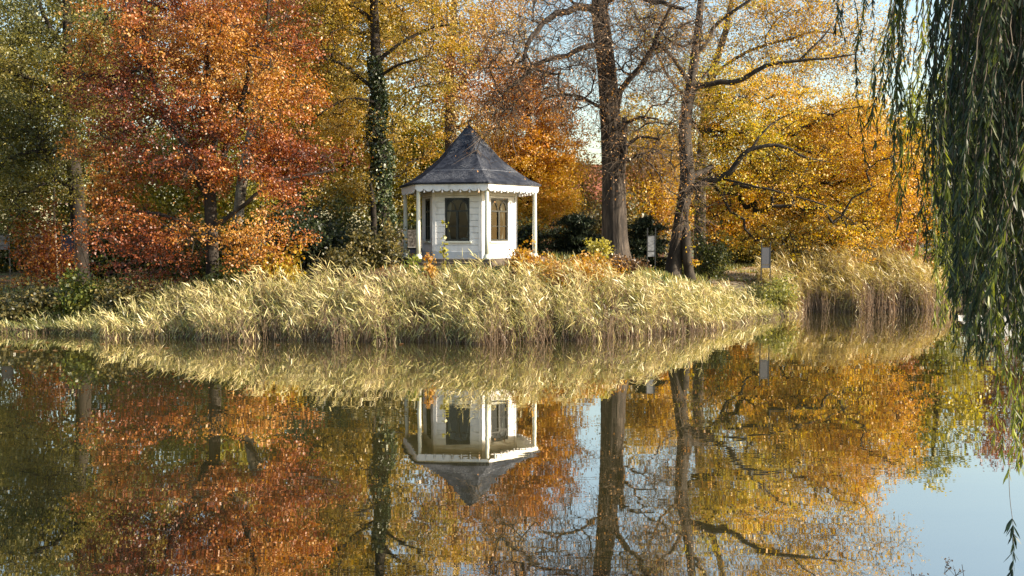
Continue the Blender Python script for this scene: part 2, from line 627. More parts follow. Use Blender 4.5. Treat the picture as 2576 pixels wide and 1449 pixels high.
turf = ramp(nt, n2.outputs['Fac'], [(.3, (.03, .04, .012)), (.55, (.1, .12, .03)), (.75, (.26, .22, .06))])
mx = nd(nt, 'ShaderNodeMix', data_type='RGBA')
mr = ramp(nt, n1.outputs['Fac'], [(.45, (0, 0, 0)), (.58, (1, 1, 1))])
L(mr, mx.inputs[0]); L(litter, mx.inputs[6]); L(turf, mx.inputs[7])
b = nd(nt, 'ShaderNodeBsdfPrincipled', Roughness=.95)
L(mx.outputs[2], b.inputs['Base Color'])
bp = nd(nt, 'ShaderNodeBump', Strength=.8, Distance=.06)
L(n2.outputs['Fac'], bp.inputs['Height']); L(bp.outputs['Normal'], b.inputs['Normal'])
L(b.outputs[0], out.inputs['Surface'])
GROUND = m
o = np_mesh('ground', V, F, GROUND, smooth=True)
tag(o, kind='structure')

# water: a dark mirror over murky olive water, with millimetre ripples tilting its normal
m, nt, out = new_mat('pond_water')
L = nt.links.new
tc = nd(nt, 'ShaderNodeTexCoord')
def slope(sx, sy, amp, det=2):
    mp = nd(nt, 'ShaderNodeMapping'); mp.inputs['Scale'].default_value = (sx, sy, 1)
    L(tc.outputs['Object'], mp.inputs['Vector'])
    nz = nd(nt, 'ShaderNodeTexNoise', Scale=1.0, Detail=det, Roughness=.5)
    L(mp.outputs['Vector'], nz.inputs['Vector'])
    sb = nd(nt, 'ShaderNodeVectorMath', operation='SUBTRACT'); sb.inputs[1].default_value = (.5, .5, .5)
    L(nz.outputs['Color'], sb.inputs[0])
    mu = nd(nt, 'ShaderNodeVectorMath', operation='MULTIPLY'); mu.inputs[1].default_value = amp
    L(sb.outputs[0], mu.inputs[0])
    return mu.outputs[0]
s1 = slope(.8, 5.0, (.005, .016, 0), 1)
s3 = slope(2.4, 15.0, (.005, .013, 0), 1)
s2 = slope(.3, 1.3, (.004, .009, 0), 1)
nzv = nd(nt, 'ShaderNodeTexNoise', Scale=1.0, Detail=2)
mpv = nd(nt, 'ShaderNodeMapping'); mpv.inputs['Scale'].default_value = (.09, .22, 1)
L(tc.outputs['Object'], mpv.inputs['Vector']); L(mpv.outputs[0], nzv.inputs['Vector'])
rv = nd(nt, 'ShaderNodeMapRange'); rv.inputs[1].default_value = .38; rv.inputs[2].default_value = .66; rv.inputs[3].default_value = .12; rv.inputs[4].default_value = 1.0
L(nzv.outputs['Fac'], rv.inputs[0])
sc = nd(nt, 'ShaderNodeVectorMath', operation='SCALE')
ad0 = nd(nt, 'ShaderNodeVectorMath', operation='ADD'); L(s1, ad0.inputs[0]); L(s3, ad0.inputs[1])
L(ad0.outputs[0], sc.inputs[0]); L(rv.outputs[0], sc.inputs['Scale'])
ad = nd(nt, 'ShaderNodeVectorMath', operation='ADD'); L(sc.outputs[0], ad.inputs[0]); L(s2, ad.inputs[1])
ad2 = nd(nt, 'ShaderNodeVectorMath', operation='ADD'); L(ad.outputs[0], ad2.inputs[0]); ad2.inputs[1].default_value = (0, 0, 1)
nm = nd(nt, 'ShaderNodeVectorMath', operation='NORMALIZE'); L(ad2.outputs[0], nm.inputs[0])
gl = nd(nt, 'ShaderNodeBsdfGlossy', Roughness=.012); gl.inputs['Color'].default_value = (1, .965, .91, 1)
L(nm.outputs[0], gl.inputs['Normal'])
df = nd(nt, 'ShaderNodeBsdfDiffuse'); df.inputs['Color'].default_value = (.05, .044, .016, 1)
fr = nd(nt, 'ShaderNodeFresnel'); fr.inputs['IOR'].default_value = 1.6
fm = nd(nt, 'ShaderNodeMapRange'); fm.inputs[1].default_value = .05; fm.inputs[2].default_value = .7; fm.inputs[3].default_value = .58; fm.inputs[4].default_value = .86
L(fr.outputs[0], fm.inputs[0])
mxs = nd(nt, 'ShaderNodeMixShader')
L(fm.outputs[0], mxs.inputs[0]); L(df.outputs[0], mxs.inputs[1]); L(gl.outputs[0], mxs.inputs[2])
L(mxs.outputs[0], out.inputs['Surface'])
WATER = m
mb = MB(); mb.add([(-120, -60, 0), (120, -60, 0), (120, 60, 0), (-120, 60, 0)], [(0, 1, 2, 3)])
tag(mb.build('pond_water', WATER), kind='structure')

# path: a sandy track that leaves the bank between the beech and the reeds and bends out of sight
SAND = surf('sandy_path', [(.3, (.16, .12, .075)), (.55, (.3, .235, .15)), (.75, (.42, .33, .2))], 6.0, .95, (1, 1, 1), .5, .02)
pth = [P(1822, 730, 37), P(1835, 722, 38.5), P(1845, 708, 42), P(1862, 700, 45), P(1900, 694, 49), P(1960, 690, 54), P(2050, 686, 60)]
c, r = catmull(pth, [.5, .8, .85, .9, 1.0, 1.0, 1.0], .4)
T = np.gradient(c, axis=0); T[:, 2] = 0; T /= np.linalg.norm(T, axis=1, keepdims=True)
S = np.stack([T[:, 1], -T[:, 0], 0 * T[:, 0]], 1)
V, cols_n = [], 7
for k in range(cols_n):
    q = c + S * (r * (k / (cols_n - 1) * 2 - 1))[:, None] * (1 + .12 * np.sin(np.arange(len(c)) * .9 + k))[:, None]
    q[:, 2] = ground(q[:, 0], q[:, 1]) + .035
    V.append(q)
V = np.stack(V, 1).reshape(-1, 3)
n = len(c)
F = [(i * cols_n + k, i * cols_n + k + 1, (i + 1) * cols_n + k + 1, (i + 1) * cols_n + k) for i in range(n - 1) for k in range(cols_n - 1)]
tag(np_mesh('path', V, np.array(F), SAND, smooth=True), kind='structure')

# ------------------------------------------------------------------ the summerhouse
WHITE = surf('white_boards', [(.28, (.52, .51, .48)), (.42, (.7, .69, .68)), (.6, (.78, .775, .775)), (.75, (.8, .8, .8))], 3.5, .6, (1.2, 1.2, .35), .12, .01)
CREAM = surf('cream_paint', [(.3, (.6, .61, .5)), (.6, (.7, .7, .6)), (.75, (.74, .74, .66))], 4.0, .5, (1, 1, .3), .05, .01)
GREYBAND = surf('grey_plinth_paint', [(.3, (.4, .43, .46)), (.6, (.5, .53, .57)), (.75, (.55, .57, .6))], 3.0, .6, (1, 1, .5), .1, .01)
DARKGREEN = surf('dark_green_paint', [(.3, (.003, .005, .0045)), (.7, (.008, .011, .01))], 5.0, .35, (1, 1, 1), .03, .01)
STONE = surf('weathered_stone', [(.3, (.05, .04, .03)), (.55, (.13, .1, .075)), (.75, (.22, .18, .13))], 5.0, .95, (1, 1, 1), .6, .03)
LEAD = surf('lead_strip', [(.3, (.2, .22, .26)), (.7, (.34, .36, .4))], 4.0, .6, (1, 1, 1), .1, .01)
CURTAIN = surf('cream_curtain', [(.3, (.6, .61, .58)), (.7, (.78, .78, .75))], 3.0, .9, (1, 1, .1), .1, .01)
FLOORWOOD = surf('floor_wood', [(.3, (.12, .08, .05)), (.7, (.25, .17, .1))], 4.0, .6, (1, 8, 1), .1, .01)
BLACK = surf('black_metal', [(.3, (.01, .01, .012)), (.7, (.03, .03, .033))], 6.0, .4, (1, 1, 1), .05, .01)
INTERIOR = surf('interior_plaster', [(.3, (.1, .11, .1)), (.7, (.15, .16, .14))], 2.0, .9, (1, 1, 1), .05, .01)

def glass_mat(name, col=(1, 1, 1), base=.08):
    m, nt, out = new_mat(name)
    L = nt.links.new
    tr = nd(nt, 'ShaderNodeBsdfTransparent'); tr.inputs['Color'].default_value = (*col, 1)
    gl = nd(nt, 'ShaderNodeBsdfGlossy', Roughness=.01)
    nz = nd(nt, 'ShaderNodeTexNoise', Scale=2.2, Detail=1)
    tcx = nd(nt, 'ShaderNodeTexCoord'); L(tcx.outputs['Object'], nz.inputs['Vector'])
    bp = nd(nt, 'ShaderNodeBump', Strength=.12, Distance=.03)
    L(nz.outputs['Fac'], bp.inputs['Height']); L(bp.outputs['Normal'], gl.inputs['Normal'])
    fr = nd(nt, 'ShaderNodeFresnel'); fr.inputs['IOR'].default_value = 1.5
    mr = nd(nt, 'ShaderNodeMapRange'); mr.inputs[1].default_value = 0; mr.inputs[2].default_value = 1; mr.inputs[3].default_value = base; mr.inputs[4].default_value = 1
    L(fr.outputs[0], mr.inputs[0])
    mx = nd(nt, 'ShaderNodeMixShader')
    L(mr.outputs[0], mx.inputs[0]); L(tr.outputs[0], mx.inputs[1]); L(gl.outputs[0], mx.inputs[2])
    L(mx.outputs[0], out.inputs['Surface'])
    return m
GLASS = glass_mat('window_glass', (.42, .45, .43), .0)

# slate: dark blue grey with lighter lichen blotches
m, nt, out = new_mat('roof_slate')
L = nt.links.new
tc = nd(nt, 'ShaderNodeTexCoord')
n1 = nd(nt, 'ShaderNodeTexNoise', Scale=1.3, Detail=3)
n2 = nd(nt, 'ShaderNodeTexNoise', Scale=16, Detail=6, Roughness=.75)
n3 = nd(nt, 'ShaderNodeTexVoronoi', Scale=7.0)
for q in (n1, n2, n3): L(tc.outputs['Object'], q.inputs['Vector'])
base = ramp(nt, n3.outputs['Color'], [(.1, (.008, .011, .02)), (.5, (.016, .02, .032)), (.9, (.03, .035, .05))])
lich = nd(nt, 'ShaderNodeMath', operation='MULTIPLY')
L(ramp(nt, n1.outputs['Fac'], [(.48, (0, 0, 0)), (.62, (1, 1, 1))]), lich.inputs[0])
L(ramp(nt, n2.outputs['Fac'], [(.45, (0, 0, 0)), (.58, (1, 1, 1))]), lich.inputs[1])
mx = nd(nt, 'ShaderNodeMix', data_type='RGBA')
L(lich.outputs[0], mx.inputs[0]); L(base, mx.inputs[6]); mx.inputs[7].default_value = (.1, .105, .12, 1)
b = nd(nt, 'ShaderNodeBsdfPrincipled', Roughness=.8)
b.inputs['Specular IOR Level'].default_value = .25
L(mx.outputs[2], b.inputs['Base Color'])
bp = nd(nt, 'ShaderNodeBump', Strength=.5, Distance=.012)
L(n2.outputs['Fac'], bp.inputs['Height']); L(bp.outputs['Normal'], b.inputs['Normal'])
L(b.outputs[0], out.inputs['Surface'])
SLATE = m

HEX0 = 17.0
def hv(r, k, z=0.0):
    a = R(HEX0 + 60 * k)
    return np.array((r * math.sin(a), -r * math.cos(a), z))

pav = empty('summerhouse', (PAV[0], PAV[1], PAV_Z))
tag(pav, 'white six-sided wooden summerhouse with dark slate tent roof and slim columns', 'summerhouse')
RW, S_W = 1.82, 1.82
WZ0, WZ1, WW = .625, 2.17, .92
WALL_H = 2.70

wall = MB(); sills = []
inner = MB()
for k in range(6):
    p0, p1 = hv(RW, k - 1), hv(RW, k)
    u = (p1 - p0) / np.linalg.norm(p1 - p0); s = np.linalg.norm(p1 - p0)
    nrm = (p0 + p1); nrm /= np.linalg.norm(nrm)
    prof = [(0.0, 0.0)]
    z = .26 + .22
    zs = []
    while z < WALL_H - .1:
        zs.append(z); z += .22
    pts = {0.0: 0.0, WALL_H: 0.0, WZ0: 0.0, WZ1: 0.0}
    for g in zs:
        if min(abs(g - WZ0), abs(g - WZ1)) < .03: continue
        pts[g - .016] = 0.0; pts[g] = -.03; pts[g + .016] = 0.0
    prof = sorted(pts.items())
    us = [0, s / 2 - WW / 2, s / 2 + WW / 2, s]
    blind = k in (2, 3, 4)                        # the rear walls are plain
    for (za, oa), (zb, ob) in zip(prof[:-1], prof[1:]):
        for c in range(3):
            if not blind and c == 1 and za >= WZ0 - 1e-6 and zb <= WZ1 + 1e-6: continue
            q = [p0 + u * us[c] + nrm * oa + (0, 0, za), p0 + u * us[c + 1] + nrm * oa + (0, 0, za),
                 p0 + u * us[c + 1] + nrm * ob + (0, 0, zb), p0 + u * us[c] + nrm * ob + (0, 0, zb)]
            wall.add(q, [(0, 1, 2, 3)])
    # reveals and the inside face of the wall
    t = .11
    o4 = [(us[1], WZ0), (us[2], WZ0), (us[2], WZ1), (us[1], WZ1)]
    for (ua, za), (ub, zb) in (() if blind else zip(o4, o4[1:] + o4[:1])):
        q = [p0 + u * ua + (0, 0, za), p0 + u * ub + (0, 0, zb), p0 + u * ub - nrm * t + (0, 0, zb), p0 + u * ua - nrm * t + (0, 0, za)]
        wall.add(q, [(0, 3, 2, 1)])
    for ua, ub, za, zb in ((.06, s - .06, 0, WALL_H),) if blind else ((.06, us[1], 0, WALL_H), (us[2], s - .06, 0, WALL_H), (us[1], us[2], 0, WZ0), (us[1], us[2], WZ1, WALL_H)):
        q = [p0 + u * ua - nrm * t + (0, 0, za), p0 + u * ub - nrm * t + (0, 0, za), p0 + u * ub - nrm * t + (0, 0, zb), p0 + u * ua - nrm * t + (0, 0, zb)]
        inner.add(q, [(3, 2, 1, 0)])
wall.build('wall', WHITE, pav)
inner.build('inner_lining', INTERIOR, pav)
for k in range(6):
    tr = MB()
    for sgn in (-1, 1):
        p, q = hv(RW, k), hv(RW, k + sgn)
        u = (q - p) / np.linalg.norm(q - p); nrm = (p + q); nrm /= np.linalg.norm(nrm)
        c = p + u * .052 + nrm * .006
        tr.box(c[0], c[1], .26 + (WALL_H - .27) / 2, .125, .02, WALL_H - .27, math.atan2(u[1], u[0]))
    tr.build('corner_board', WHITE, pav)
sk = MB()
sk.lathe([(RW + .018, .0), (RW + .018, .245), (RW - .02, .262)], 6, a0=R(HEX0 - 90), smooth=False, cap=False)
sk.build('skirting', GREYBAND, pav)

for k in (5, 0, 1):                              # a window in each front wall
    p0, p1 = hv(RW, k - 1), hv(RW, k)
    u = (p1 - p0) / np.linalg.norm(p1 - p0)
    nrm = (p0 + p1); nrm /= np.linalg.norm(nrm)
    mid = (p0 + p1) / 2
    rz = math.atan2(u[1], u[0])
    def at(x, z, d=0.0): return mid + u * x + nrm * d + np.array((0, 0, z))
    W2 = WW / 2 - .002
    zm, zb = 1.70, 1.16
    fr = MB()
    def bar(xa, za, xb, zb_, w, d0=-.03, th=.05):
        a, b = np.array((xa, za)), np.array((xb, zb_))
        t = (b - a) / np.linalg.norm(b - a); nn = np.array((-t[1], t[0])) * w / 2
        vs = []
        for d in (d0, d0 - th):
            for q in (a - nn, b - nn, b + nn, a + nn): vs.append(at(q[0], q[1], d))
        fr.add(vs, [(0, 1, 2, 3), (7, 6, 5, 4), (0, 4, 5, 1), (1, 5, 6, 2), (2, 6, 7, 3), (3, 7, 4, 0)])
    bar(-W2 + .03, WZ0, -W2 + .03, WZ1, .06, -.02); bar(W2 - .03, WZ0, W2 - .03, WZ1, .06, -.02)
    bar(-W2, WZ0 + .035, W2, WZ0 + .035, .07, -.022); bar(-W2, WZ1 - .03, W2, WZ1 - .03, .06, -.022)
    bar(-W2, zm, W2, zm, .055, -.018); bar(0, WZ0, 0, zm, .085, -.016)
    bar(-W2, zb, W2, zb, .026, -.03, .03)
    hz = WZ1 - .06 - zm
    for sg in (-1, 1):                            # pointed arches of the top light
        pa = []
        for i in range(7):
            t = i / 6
            pa.append((sg * (W2 - .06 - (W2 / 2 - .06) * (1 - math.cos(t * 1.35)) / (1 - math.cos(1.35))), zm + hz * .82 * math.sin(t * 1.35) / math.sin(1.35)))
        pb = [(sg * W2 - x, z) for x, z in pa]
        for q in (pa, pb):
            for (x0, z0), (x1, z1) in zip(q[:-1], q[1:]): bar(x0, z0, x1, z1, .024, -.03, .03)
    env = [(math.cos(a) * (W2 - .05), zm + hz * math.sin(a) ** .75) for a in np.linspace(.02, math.pi - .02, 15)]
    for (x0, z0), (x1, z1) in zip(env[:-1], env[1:]):
        bar(x0, z0, x1, z1, .028, -.028, .035)
        fr.add([at(x0, z0, -.04), at(x1, z1, -.04), at(x1, WZ1 - .04, -.04), at(x0, WZ1 - .04, -.04)], [(0, 1, 2, 3), (3, 2, 1, 0)])
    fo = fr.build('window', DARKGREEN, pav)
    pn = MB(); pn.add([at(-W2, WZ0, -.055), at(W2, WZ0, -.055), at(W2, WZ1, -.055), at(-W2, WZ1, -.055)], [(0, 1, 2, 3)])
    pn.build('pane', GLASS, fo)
    sl = MB(); c = at(0, WZ0 - .03, .035)
    sl.box(c[0], c[1], c[2], WW + .14, .09, .055, rz)
    sl.build('sill', CREAM, fo)
    for sg in (-1, 1):                            # curtains tied back at both sides
        cu = MB()
        vs, fs = [], []
        for j in range(10):
            z = WZ0 + .02 + (WZ1 - WZ0 - .05) * j / 9
            wj = .22 - .11 * math.exp(-((j - 3.2) / 2.2) ** 2)
            for i in range(11):
                x = sg * (W2 + .02 - wj * i / 10)
                vs.append(at(x, z, -.17 - .02 * math.sin(i * 1.9)))
        for j in range(9):
            for i in range(10): fs.append((j * 11 + i, j * 11 + i + 1, (j + 1) * 11 + i + 1, (j + 1) * 11 + i))
        cu.add(vs, fs, True)
        cu.build('curtain', CURTAIN, pav)

fl = MB()
fl.lathe([(RW - .12, -.01), (RW - .12, .03)], 6, a0=R(HEX0 - 90), smooth=False); fl.build('floor_boards', FLOORWOOD, pav)
pl = MB()
pl.lathe([(2.9, -.75), (2.9, -.12), (2.86, -.1), (2.86, 0.0)], 6, a0=R(HEX0 - 90), smooth=False); pl.build('platform', STONE, pav)
# roof: slate courses laid as small steps, steep tent above a flatter skirt
prof = []
def courses(r0, z0, r1, z1, n):
    for i in range(n):
        t0, t1 = i / n, (i + 1) / n
        prof.append((r0 + (r1 - r0) * t0 + .022, z0 + (z1 - z0) * t0 + .022))
        prof.append((r0 + (r1 - r0) * t1 + .022, z0 + (z1 - z0) * t1 + .022 + .0))
        prof.append((r0 + (r1 - r0) * t1, z0 + (z1 - z0) * t1))
prof.append((2.70, 2.615)); prof.append((2.73, 2.62)); prof.append((2.74, 2.655))
courses(2.73, 2.655, 2.3, 2.84, 4); courses(2.3, 2.84, 1.83, 3.135, 5)
courses(1.83, 3.135, 1.2, 3.62, 7); courses(1.2, 3.62, .04, 4.87, 16)
rf = MB(); rf.lathe(prof, 6, a0=R(HEX0 - 90), smooth=False, cap=False)
ro = rf.build('roof', SLATE, pav)
ld = MB(); ld.lathe([(1.845, 3.12), (1.87, 3.125), (1.86, 3.155), (1.83, 3.165)], 6, a0=R(HEX0 - 90), smooth=False, cap=False)
ld.build('flashing', LEAD, ro)
fi = MB(); fi.lathe([(.055, 4.82), (.06, 4.87), (.03, 4.9), (.035, 4.94), (.018, 4.98), (.012, 5.08), (.003, 5.2)], 8)
fi.build('finial', BLACK, ro)
sf = MB(); sf.lathe([(2.70, 2.612), (RW - .15, 2.612), (.02, 2.612)], 6, a0=R(HEX0 - 90), smooth=False, cap=False); sf.build('soffit', CREAM, pav)
for k in range(6):                                # scalloped fascia with little drops
    p0, p1 = hv(2.64, k - 1), hv(2.64, k)
    u = (p1 - p0); s = np.linalg.norm(u); u /= s
    nrm = (p0 + p1); nrm /= np.linalg.norm(nrm)
    va = MB(); n = 8; w = s / n
    pts = []
    for i in range(n):
        for j in range(9):
            a = math.pi * j / 8
            pts.append((i * w + w / 2 - math.cos(a) * w / 2 * .97, 2.51 - math.sin(a) * .145))
    for (x0, z0), (x1, z1) in zip(pts[:-1], pts[1:]):
        if x1 - x0 < 1e-4: continue
        f_, b_ = nrm * .012, nrm * -.012
        A = [p0 + u * x0 + (0, 0, z0), p0 + u * x1 + (0, 0, z1), p0 + u * x1 + (0, 0, 2.612), p0 + u * x0 + (0, 0, 2.612)]
        vs = [q + f_ for q in A] + [q + b_ for q in A]
        va.add(vs, [(0, 1, 2, 3), (7, 6, 5, 4), (0, 4, 5, 1)])
    for i in range(1, n):
        c = p0 + u * i * w
        va.lathe([(.012, 2.52), (.016, 2.42), (.04, 2.34), (.036, 2.325)], 6, c=(c[0], c[1], 0))
    va.build('valance', WHITE, pav)
for k in range(6):
    c = hv(2.5, k)
    co = MB(); co.lathe([(.085, .16), (.082, .9), (.066, 2.4), (.066, 2.44), (.085, 2.47), (.075, 2.5), (.06, 2.6)], 16, c=(c[0], c[1], 0))
    oc = co.build('column', CREAM, pav)
    bs = MB(); bs.lathe([(.15, -.005), (.15, .045), (.13, .06), (.14, .09), (.12, .115), (.1, .13), (.105, .15), (.086, .17)], 16, c=(c[0], c[1], 0))
    bs.build('base', CREAM, oc)

# things beside and inside the summerhouse
rngf = np.random.default_rng(5)
p0, p1 = hv(RW, -1), hv(RW, 0); u = (p1 - p0) / np.linalg.norm(p1 - p0); nrm = (p0 + p1); nrm /= np.linalg.norm(nrm)
bp_ = np.array((PAV[0], PAV[1], PAV_Z)) + (p0 + p1) / 2 + u * .24 - nrm * .24
fb = empty('flower_bowl', (bp_[0], bp_[1], PAV_Z + .03))
tag(fb, 'dried dark red flowers in a pale bowl behind the front window', 'flower bowl')
st = MB(); st.lathe([(.16, 0), (.03, .03), (.025, .54), (.2, .58), (.2, .6)], 14); st.build('pedestal', CREAM, fb)
bw = MB(); bw.lathe([(.06, .6), (.15, .64), (.19, .71), (.18, .71), (.05, .64)], 14); bw.build('bowl', WHITE, fb)
q = rand_unit(rngf, 260) * rngf.uniform(.5, 1, (260, 1)) * np.array((.19, .17, .15)); q[:, 2] = np.abs(q[:, 2]) + .69
V, F = leaf_quads(q, .07, rngf, .8)
np_mesh('flowers', V, F, LEAF, fb, palette(rngf.uniform(size=260), [(.05, .012, .01), (.13, .03, .02), (.22, .09, .05)]))
c = P(1361, 662, 31.75)
fd = empty('garden_spotlight', (c[0], c[1], ground(c[0], c[1])))
tag(fd, 'small black garden spotlight on the bank below the summerhouse', 'spotlight')
q = MB(); q.lathe([(.012, -.1), (.012, .16)], 6); q.build('spike', BLACK, fd)
q = MB(); q.box(0, 0, .22, .19, .12, .16); q.box(0, .065, .22, .15, .02, .12); q.build('housing', BLACK, fd)

# ------------------------------------------------------------------ display stands, quay, cars, houses
PANEL_GREY = surf('printed_panel', [(.3, (.1, .1, .11)), (.5, (.2, .2, .21)), (.7, (.34, .34, .35))], 6, .5, (1, 1, 2), 0)
PANEL_PLAIN = surf('plain_grey_panel', [(.3, (.07, .07, .08)), (.7, (.1, .1, .115))], 1.5, .5, (1, 1, 1), 0)
PANEL_DIM = surf('dull_grey_panel', [(.3, (.03, .03, .035)), (.5, (.055, .055, .06)), (.7, (.09, .09, .1))], 3.0, .6, (1, 1, 1), 0)
PANEL_NAVY = surf('navy_panel', [(.3, (.008, .01, .022)), (.7, (.018, .022, .045))], 1.5, .4, (1, 1, 1), 0)
POST = surf('thin_dark_post', [(.3, (.015, .015, .016)), (.7, (.04, .04, .042))], 6.0, .5, (1, 1, 1), 0)

def stand(label, xl, xr, ytop, D, yp0, yp1, ysplit, mat, mat2=None):
    a, b = P(xl, ytop, D), P(xr, ytop, D)
    cx = (a[0] + b[0]) / 2; w = abs(b[0] - a[0]); g = ground(cx, D)
    r = empty('display_stand', (cx, D, g))
    tag(r, label, 'display stand', 'art display stands on thin posts')
    H = a[2] - g
    for sgn in (-1, 1):
        q = MB(); q.box(sgn * w / 2, 0, H / 2 - .1, .035, .035, H + .2); q.build('post', POST, r)
    z0, z1 = P(xl, yp1, D)[2] - g, P(xl, yp0, D)[2] - g
    zs = P(xl, ysplit, D)[2] - g
    q = MB(); q.box(0, 0, (zs + .012 + z1) / 2, w - .04, .018, z1 - zs - .024); q.build('panel', mat, r)
    q = MB(); q.box(0, 0, (z0 + zs - .012) / 2, w - .04, .016, zs - z0 - .024); q.build('caption_plate', mat2 or mat, r)
    for zz in (z1 + .018, zs):
        q = MB(); q.box(0, 0, zz, w - .037, .03, .025); q.build('crossbar', POST, r)
    return r
stand('slim stand with speckled grey panel between the big trunk and twin stemmed beech', 1629, 1649, 573, 36.5, 594, 646, 632, PANEL_GREY)
stand('slim stand with plain grey panel beside the path and the far reeds', 1916, 1938.5, 610, 37.2, 623, 675, 666, PANEL_PLAIN)
stand('slim stand with dark navy panel beside the thin pale birch', 154, 186, 575, 37, 592, 652, 640, PANEL_NAVY)
stand('slim stand with grey panel at the far edge of the left woodland', -6, 22, 580, 40, 592, 628, 618, PANEL_DIM)
stand('slim stand with plain grey panel half hidden behind brown leaves', 76, 99, 580, 40, 592, 628, 618, PANEL_DIM)
PLASTER = surf('grey_render', [(.3, (.3, .3, .3)), (.7, (.45, .44, .42))], 2, .9, (1, 1, 1), .1, .01)
LITTERED = surf('leaf_mottled_panel', [(.36, (.03, .025, .02)), (.5, (.1, .09, .08)), (.62, (.25, .22, .2))], 9, .9, (1, 1, 1), .2, .02)
c = P(1045, 612, 41); g = ground(c[0], c[1])
nb = empty('notice_board', (c[0], c[1], g)); tag(nb, 'grey notice board with dark lower panel behind the left columns', 'notice board')
hx = .75; zt, zm_, zb_ = P(1045, 578, 41)[2] - g, P(1045, 622, 41)[2] - g, P(1045, 641, 41)[2] - g
q = MB(); q.box(0, 0, (zt + zm_) / 2, hx * 2, .05, zt - zm_); q.build('panel', LITTERED, nb)
q = MB(); q.box(0, 0, (zm_ + zb_) / 2 - .02, hx * 2, .06, zm_ - zb_ - .05); q.build('lower_panel', PANEL_NAVY, nb)
for sgn in (-1, 1):
    q = MB(); q.box(sgn * (hx + .04), 0, zt / 2, .07, .07, zt + .1); q.build('post', POST, nb)
q = MB(); q.box(0, -.03, zm_, hx * 2, .1, .03); q.build('ledge', PLASTER, nb)

BRICK, nt, out = new_mat('red_brick')
L = nt.links.new
tc = nd(nt, 'ShaderNodeTexCoord')
mp = nd(nt, 'ShaderNodeMapping'); mp.inputs['Rotation'].default_value = (R(90), 0, 0)
L(tc.outputs['Object'], mp.inputs['Vector'])
br = nd(nt, 'ShaderNodeTexBrick', Scale=4.0)
br.inputs['Color1'].default_value = (.16, .05, .035, 1); br.inputs['Color2'].default_value = (.22, .08, .05, 1); br.inputs['Mortar'].default_value = (.25, .2, .16, 1)
L(mp.outputs[0], br.inputs['Vector'])
b = nd(nt, 'ShaderNodeBsdfPrincipled', Roughness=.9); L(br.outputs['Color'], b.inputs['Base Color']); L(b.outputs[0], out.inputs['Surface'])
TILE = surf('red_roof_tile', [(.3, (.16, .05, .03)), (.6, (.3, .1, .05)), (.75, (.4, .17, .09))], 6, .8, (1, 4, 1), .4, .03)
DARKGLASS = surf('dark_window', [(.3, (.02, .025, .03)), (.7, (.04, .045, .05))], 1.0, .08, (1, 1, 1), 0, spec=.8)

def house(label, x, D, w, d, h, roof_h, wall_m, roof_m, rz=0.0, nwin=3, flat=False):
    X_ = PX(x, D); g = ground(X_, D)
    r = empty('house', (X_, D, g - .1), rz); tag(r, label, 'house')
    q = MB(); q.box(0, 0, h / 2, w, d, h)
    if not flat:
        q.add([(-w / 2 + .02, -d / 2 + .03, h), (-w / 2 + .02, d / 2 - .03, h), (-w / 2 + .02, 0, h + roof_h * .94), (w / 2 - .02, -d / 2 + .03, h), (w / 2 - .02, d / 2 - .03, h), (w / 2 - .02, 0, h + roof_h * .94)], [(0, 2, 1), (3, 4, 5)])
    q.build('wall', wall_m, r)
    q = MB()
    if flat: q.box(0, 0, h + .12, w + .5, d + .5, .24)
    else:
        e = .35
        for sg in (-1, 1):
            a = [(-w / 2 - e, sg * (d / 2 + e), h - .22), (w / 2 + e, sg * (d / 2 + e), h - .22), (w / 2 + e, 0, h + roof_h), (-w / 2 - e, 0, h + roof_h)]
            vs = a + [(x_, y_, z_ + .18) for x_, y_, z_ in a]
            q.add(vs, [(3, 2, 1, 0), (4, 5, 6, 7), (0, 1, 5, 4), (1, 2, 6, 5), (2, 3, 7, 6), (3, 0, 4, 7)])
    ro = q.build('roof', roof_m, r)
    if not flat:
        q = MB(); q.box(w * .3, 0, h + roof_h + .3, .7, .7, 1.2); q.build('chimney', wall_m, ro)
    for i in range(nwin):
        xw = -w / 2 + w * (i + .5) / nwin
        q = MB()
        for dx, dz, sx, sz in ((-.55, 0, .08, 1.4), (.55, 0, .08, 1.4), (0, .66, 1.02, .08), (0, -.66, 1.02, .08), (0, 0, .06, 1.24)):
            q.box(xw + dx, -d / 2 - .03, h * .55 + dz, sx, .08, sz)
        fo = q.build('window', WHITE, r)
        q = MB(); q.box(xw, -d / 2 - .015, h * .55, 1.02, .03, 1.24); q.build('pane', DARKGLASS, fo)
    return r
house('red brick house with tiled roof glimpsed behind the dark yew', 1440, 78, 13, 8, 4.6, 3.0, BRICK, TILE, R(12))
house('low grey rendered house far behind the right hand reeds', 2318, 74, 7, 6, 2.9, 0, PLASTER, CREAM, R(-8), 2, flat=True)

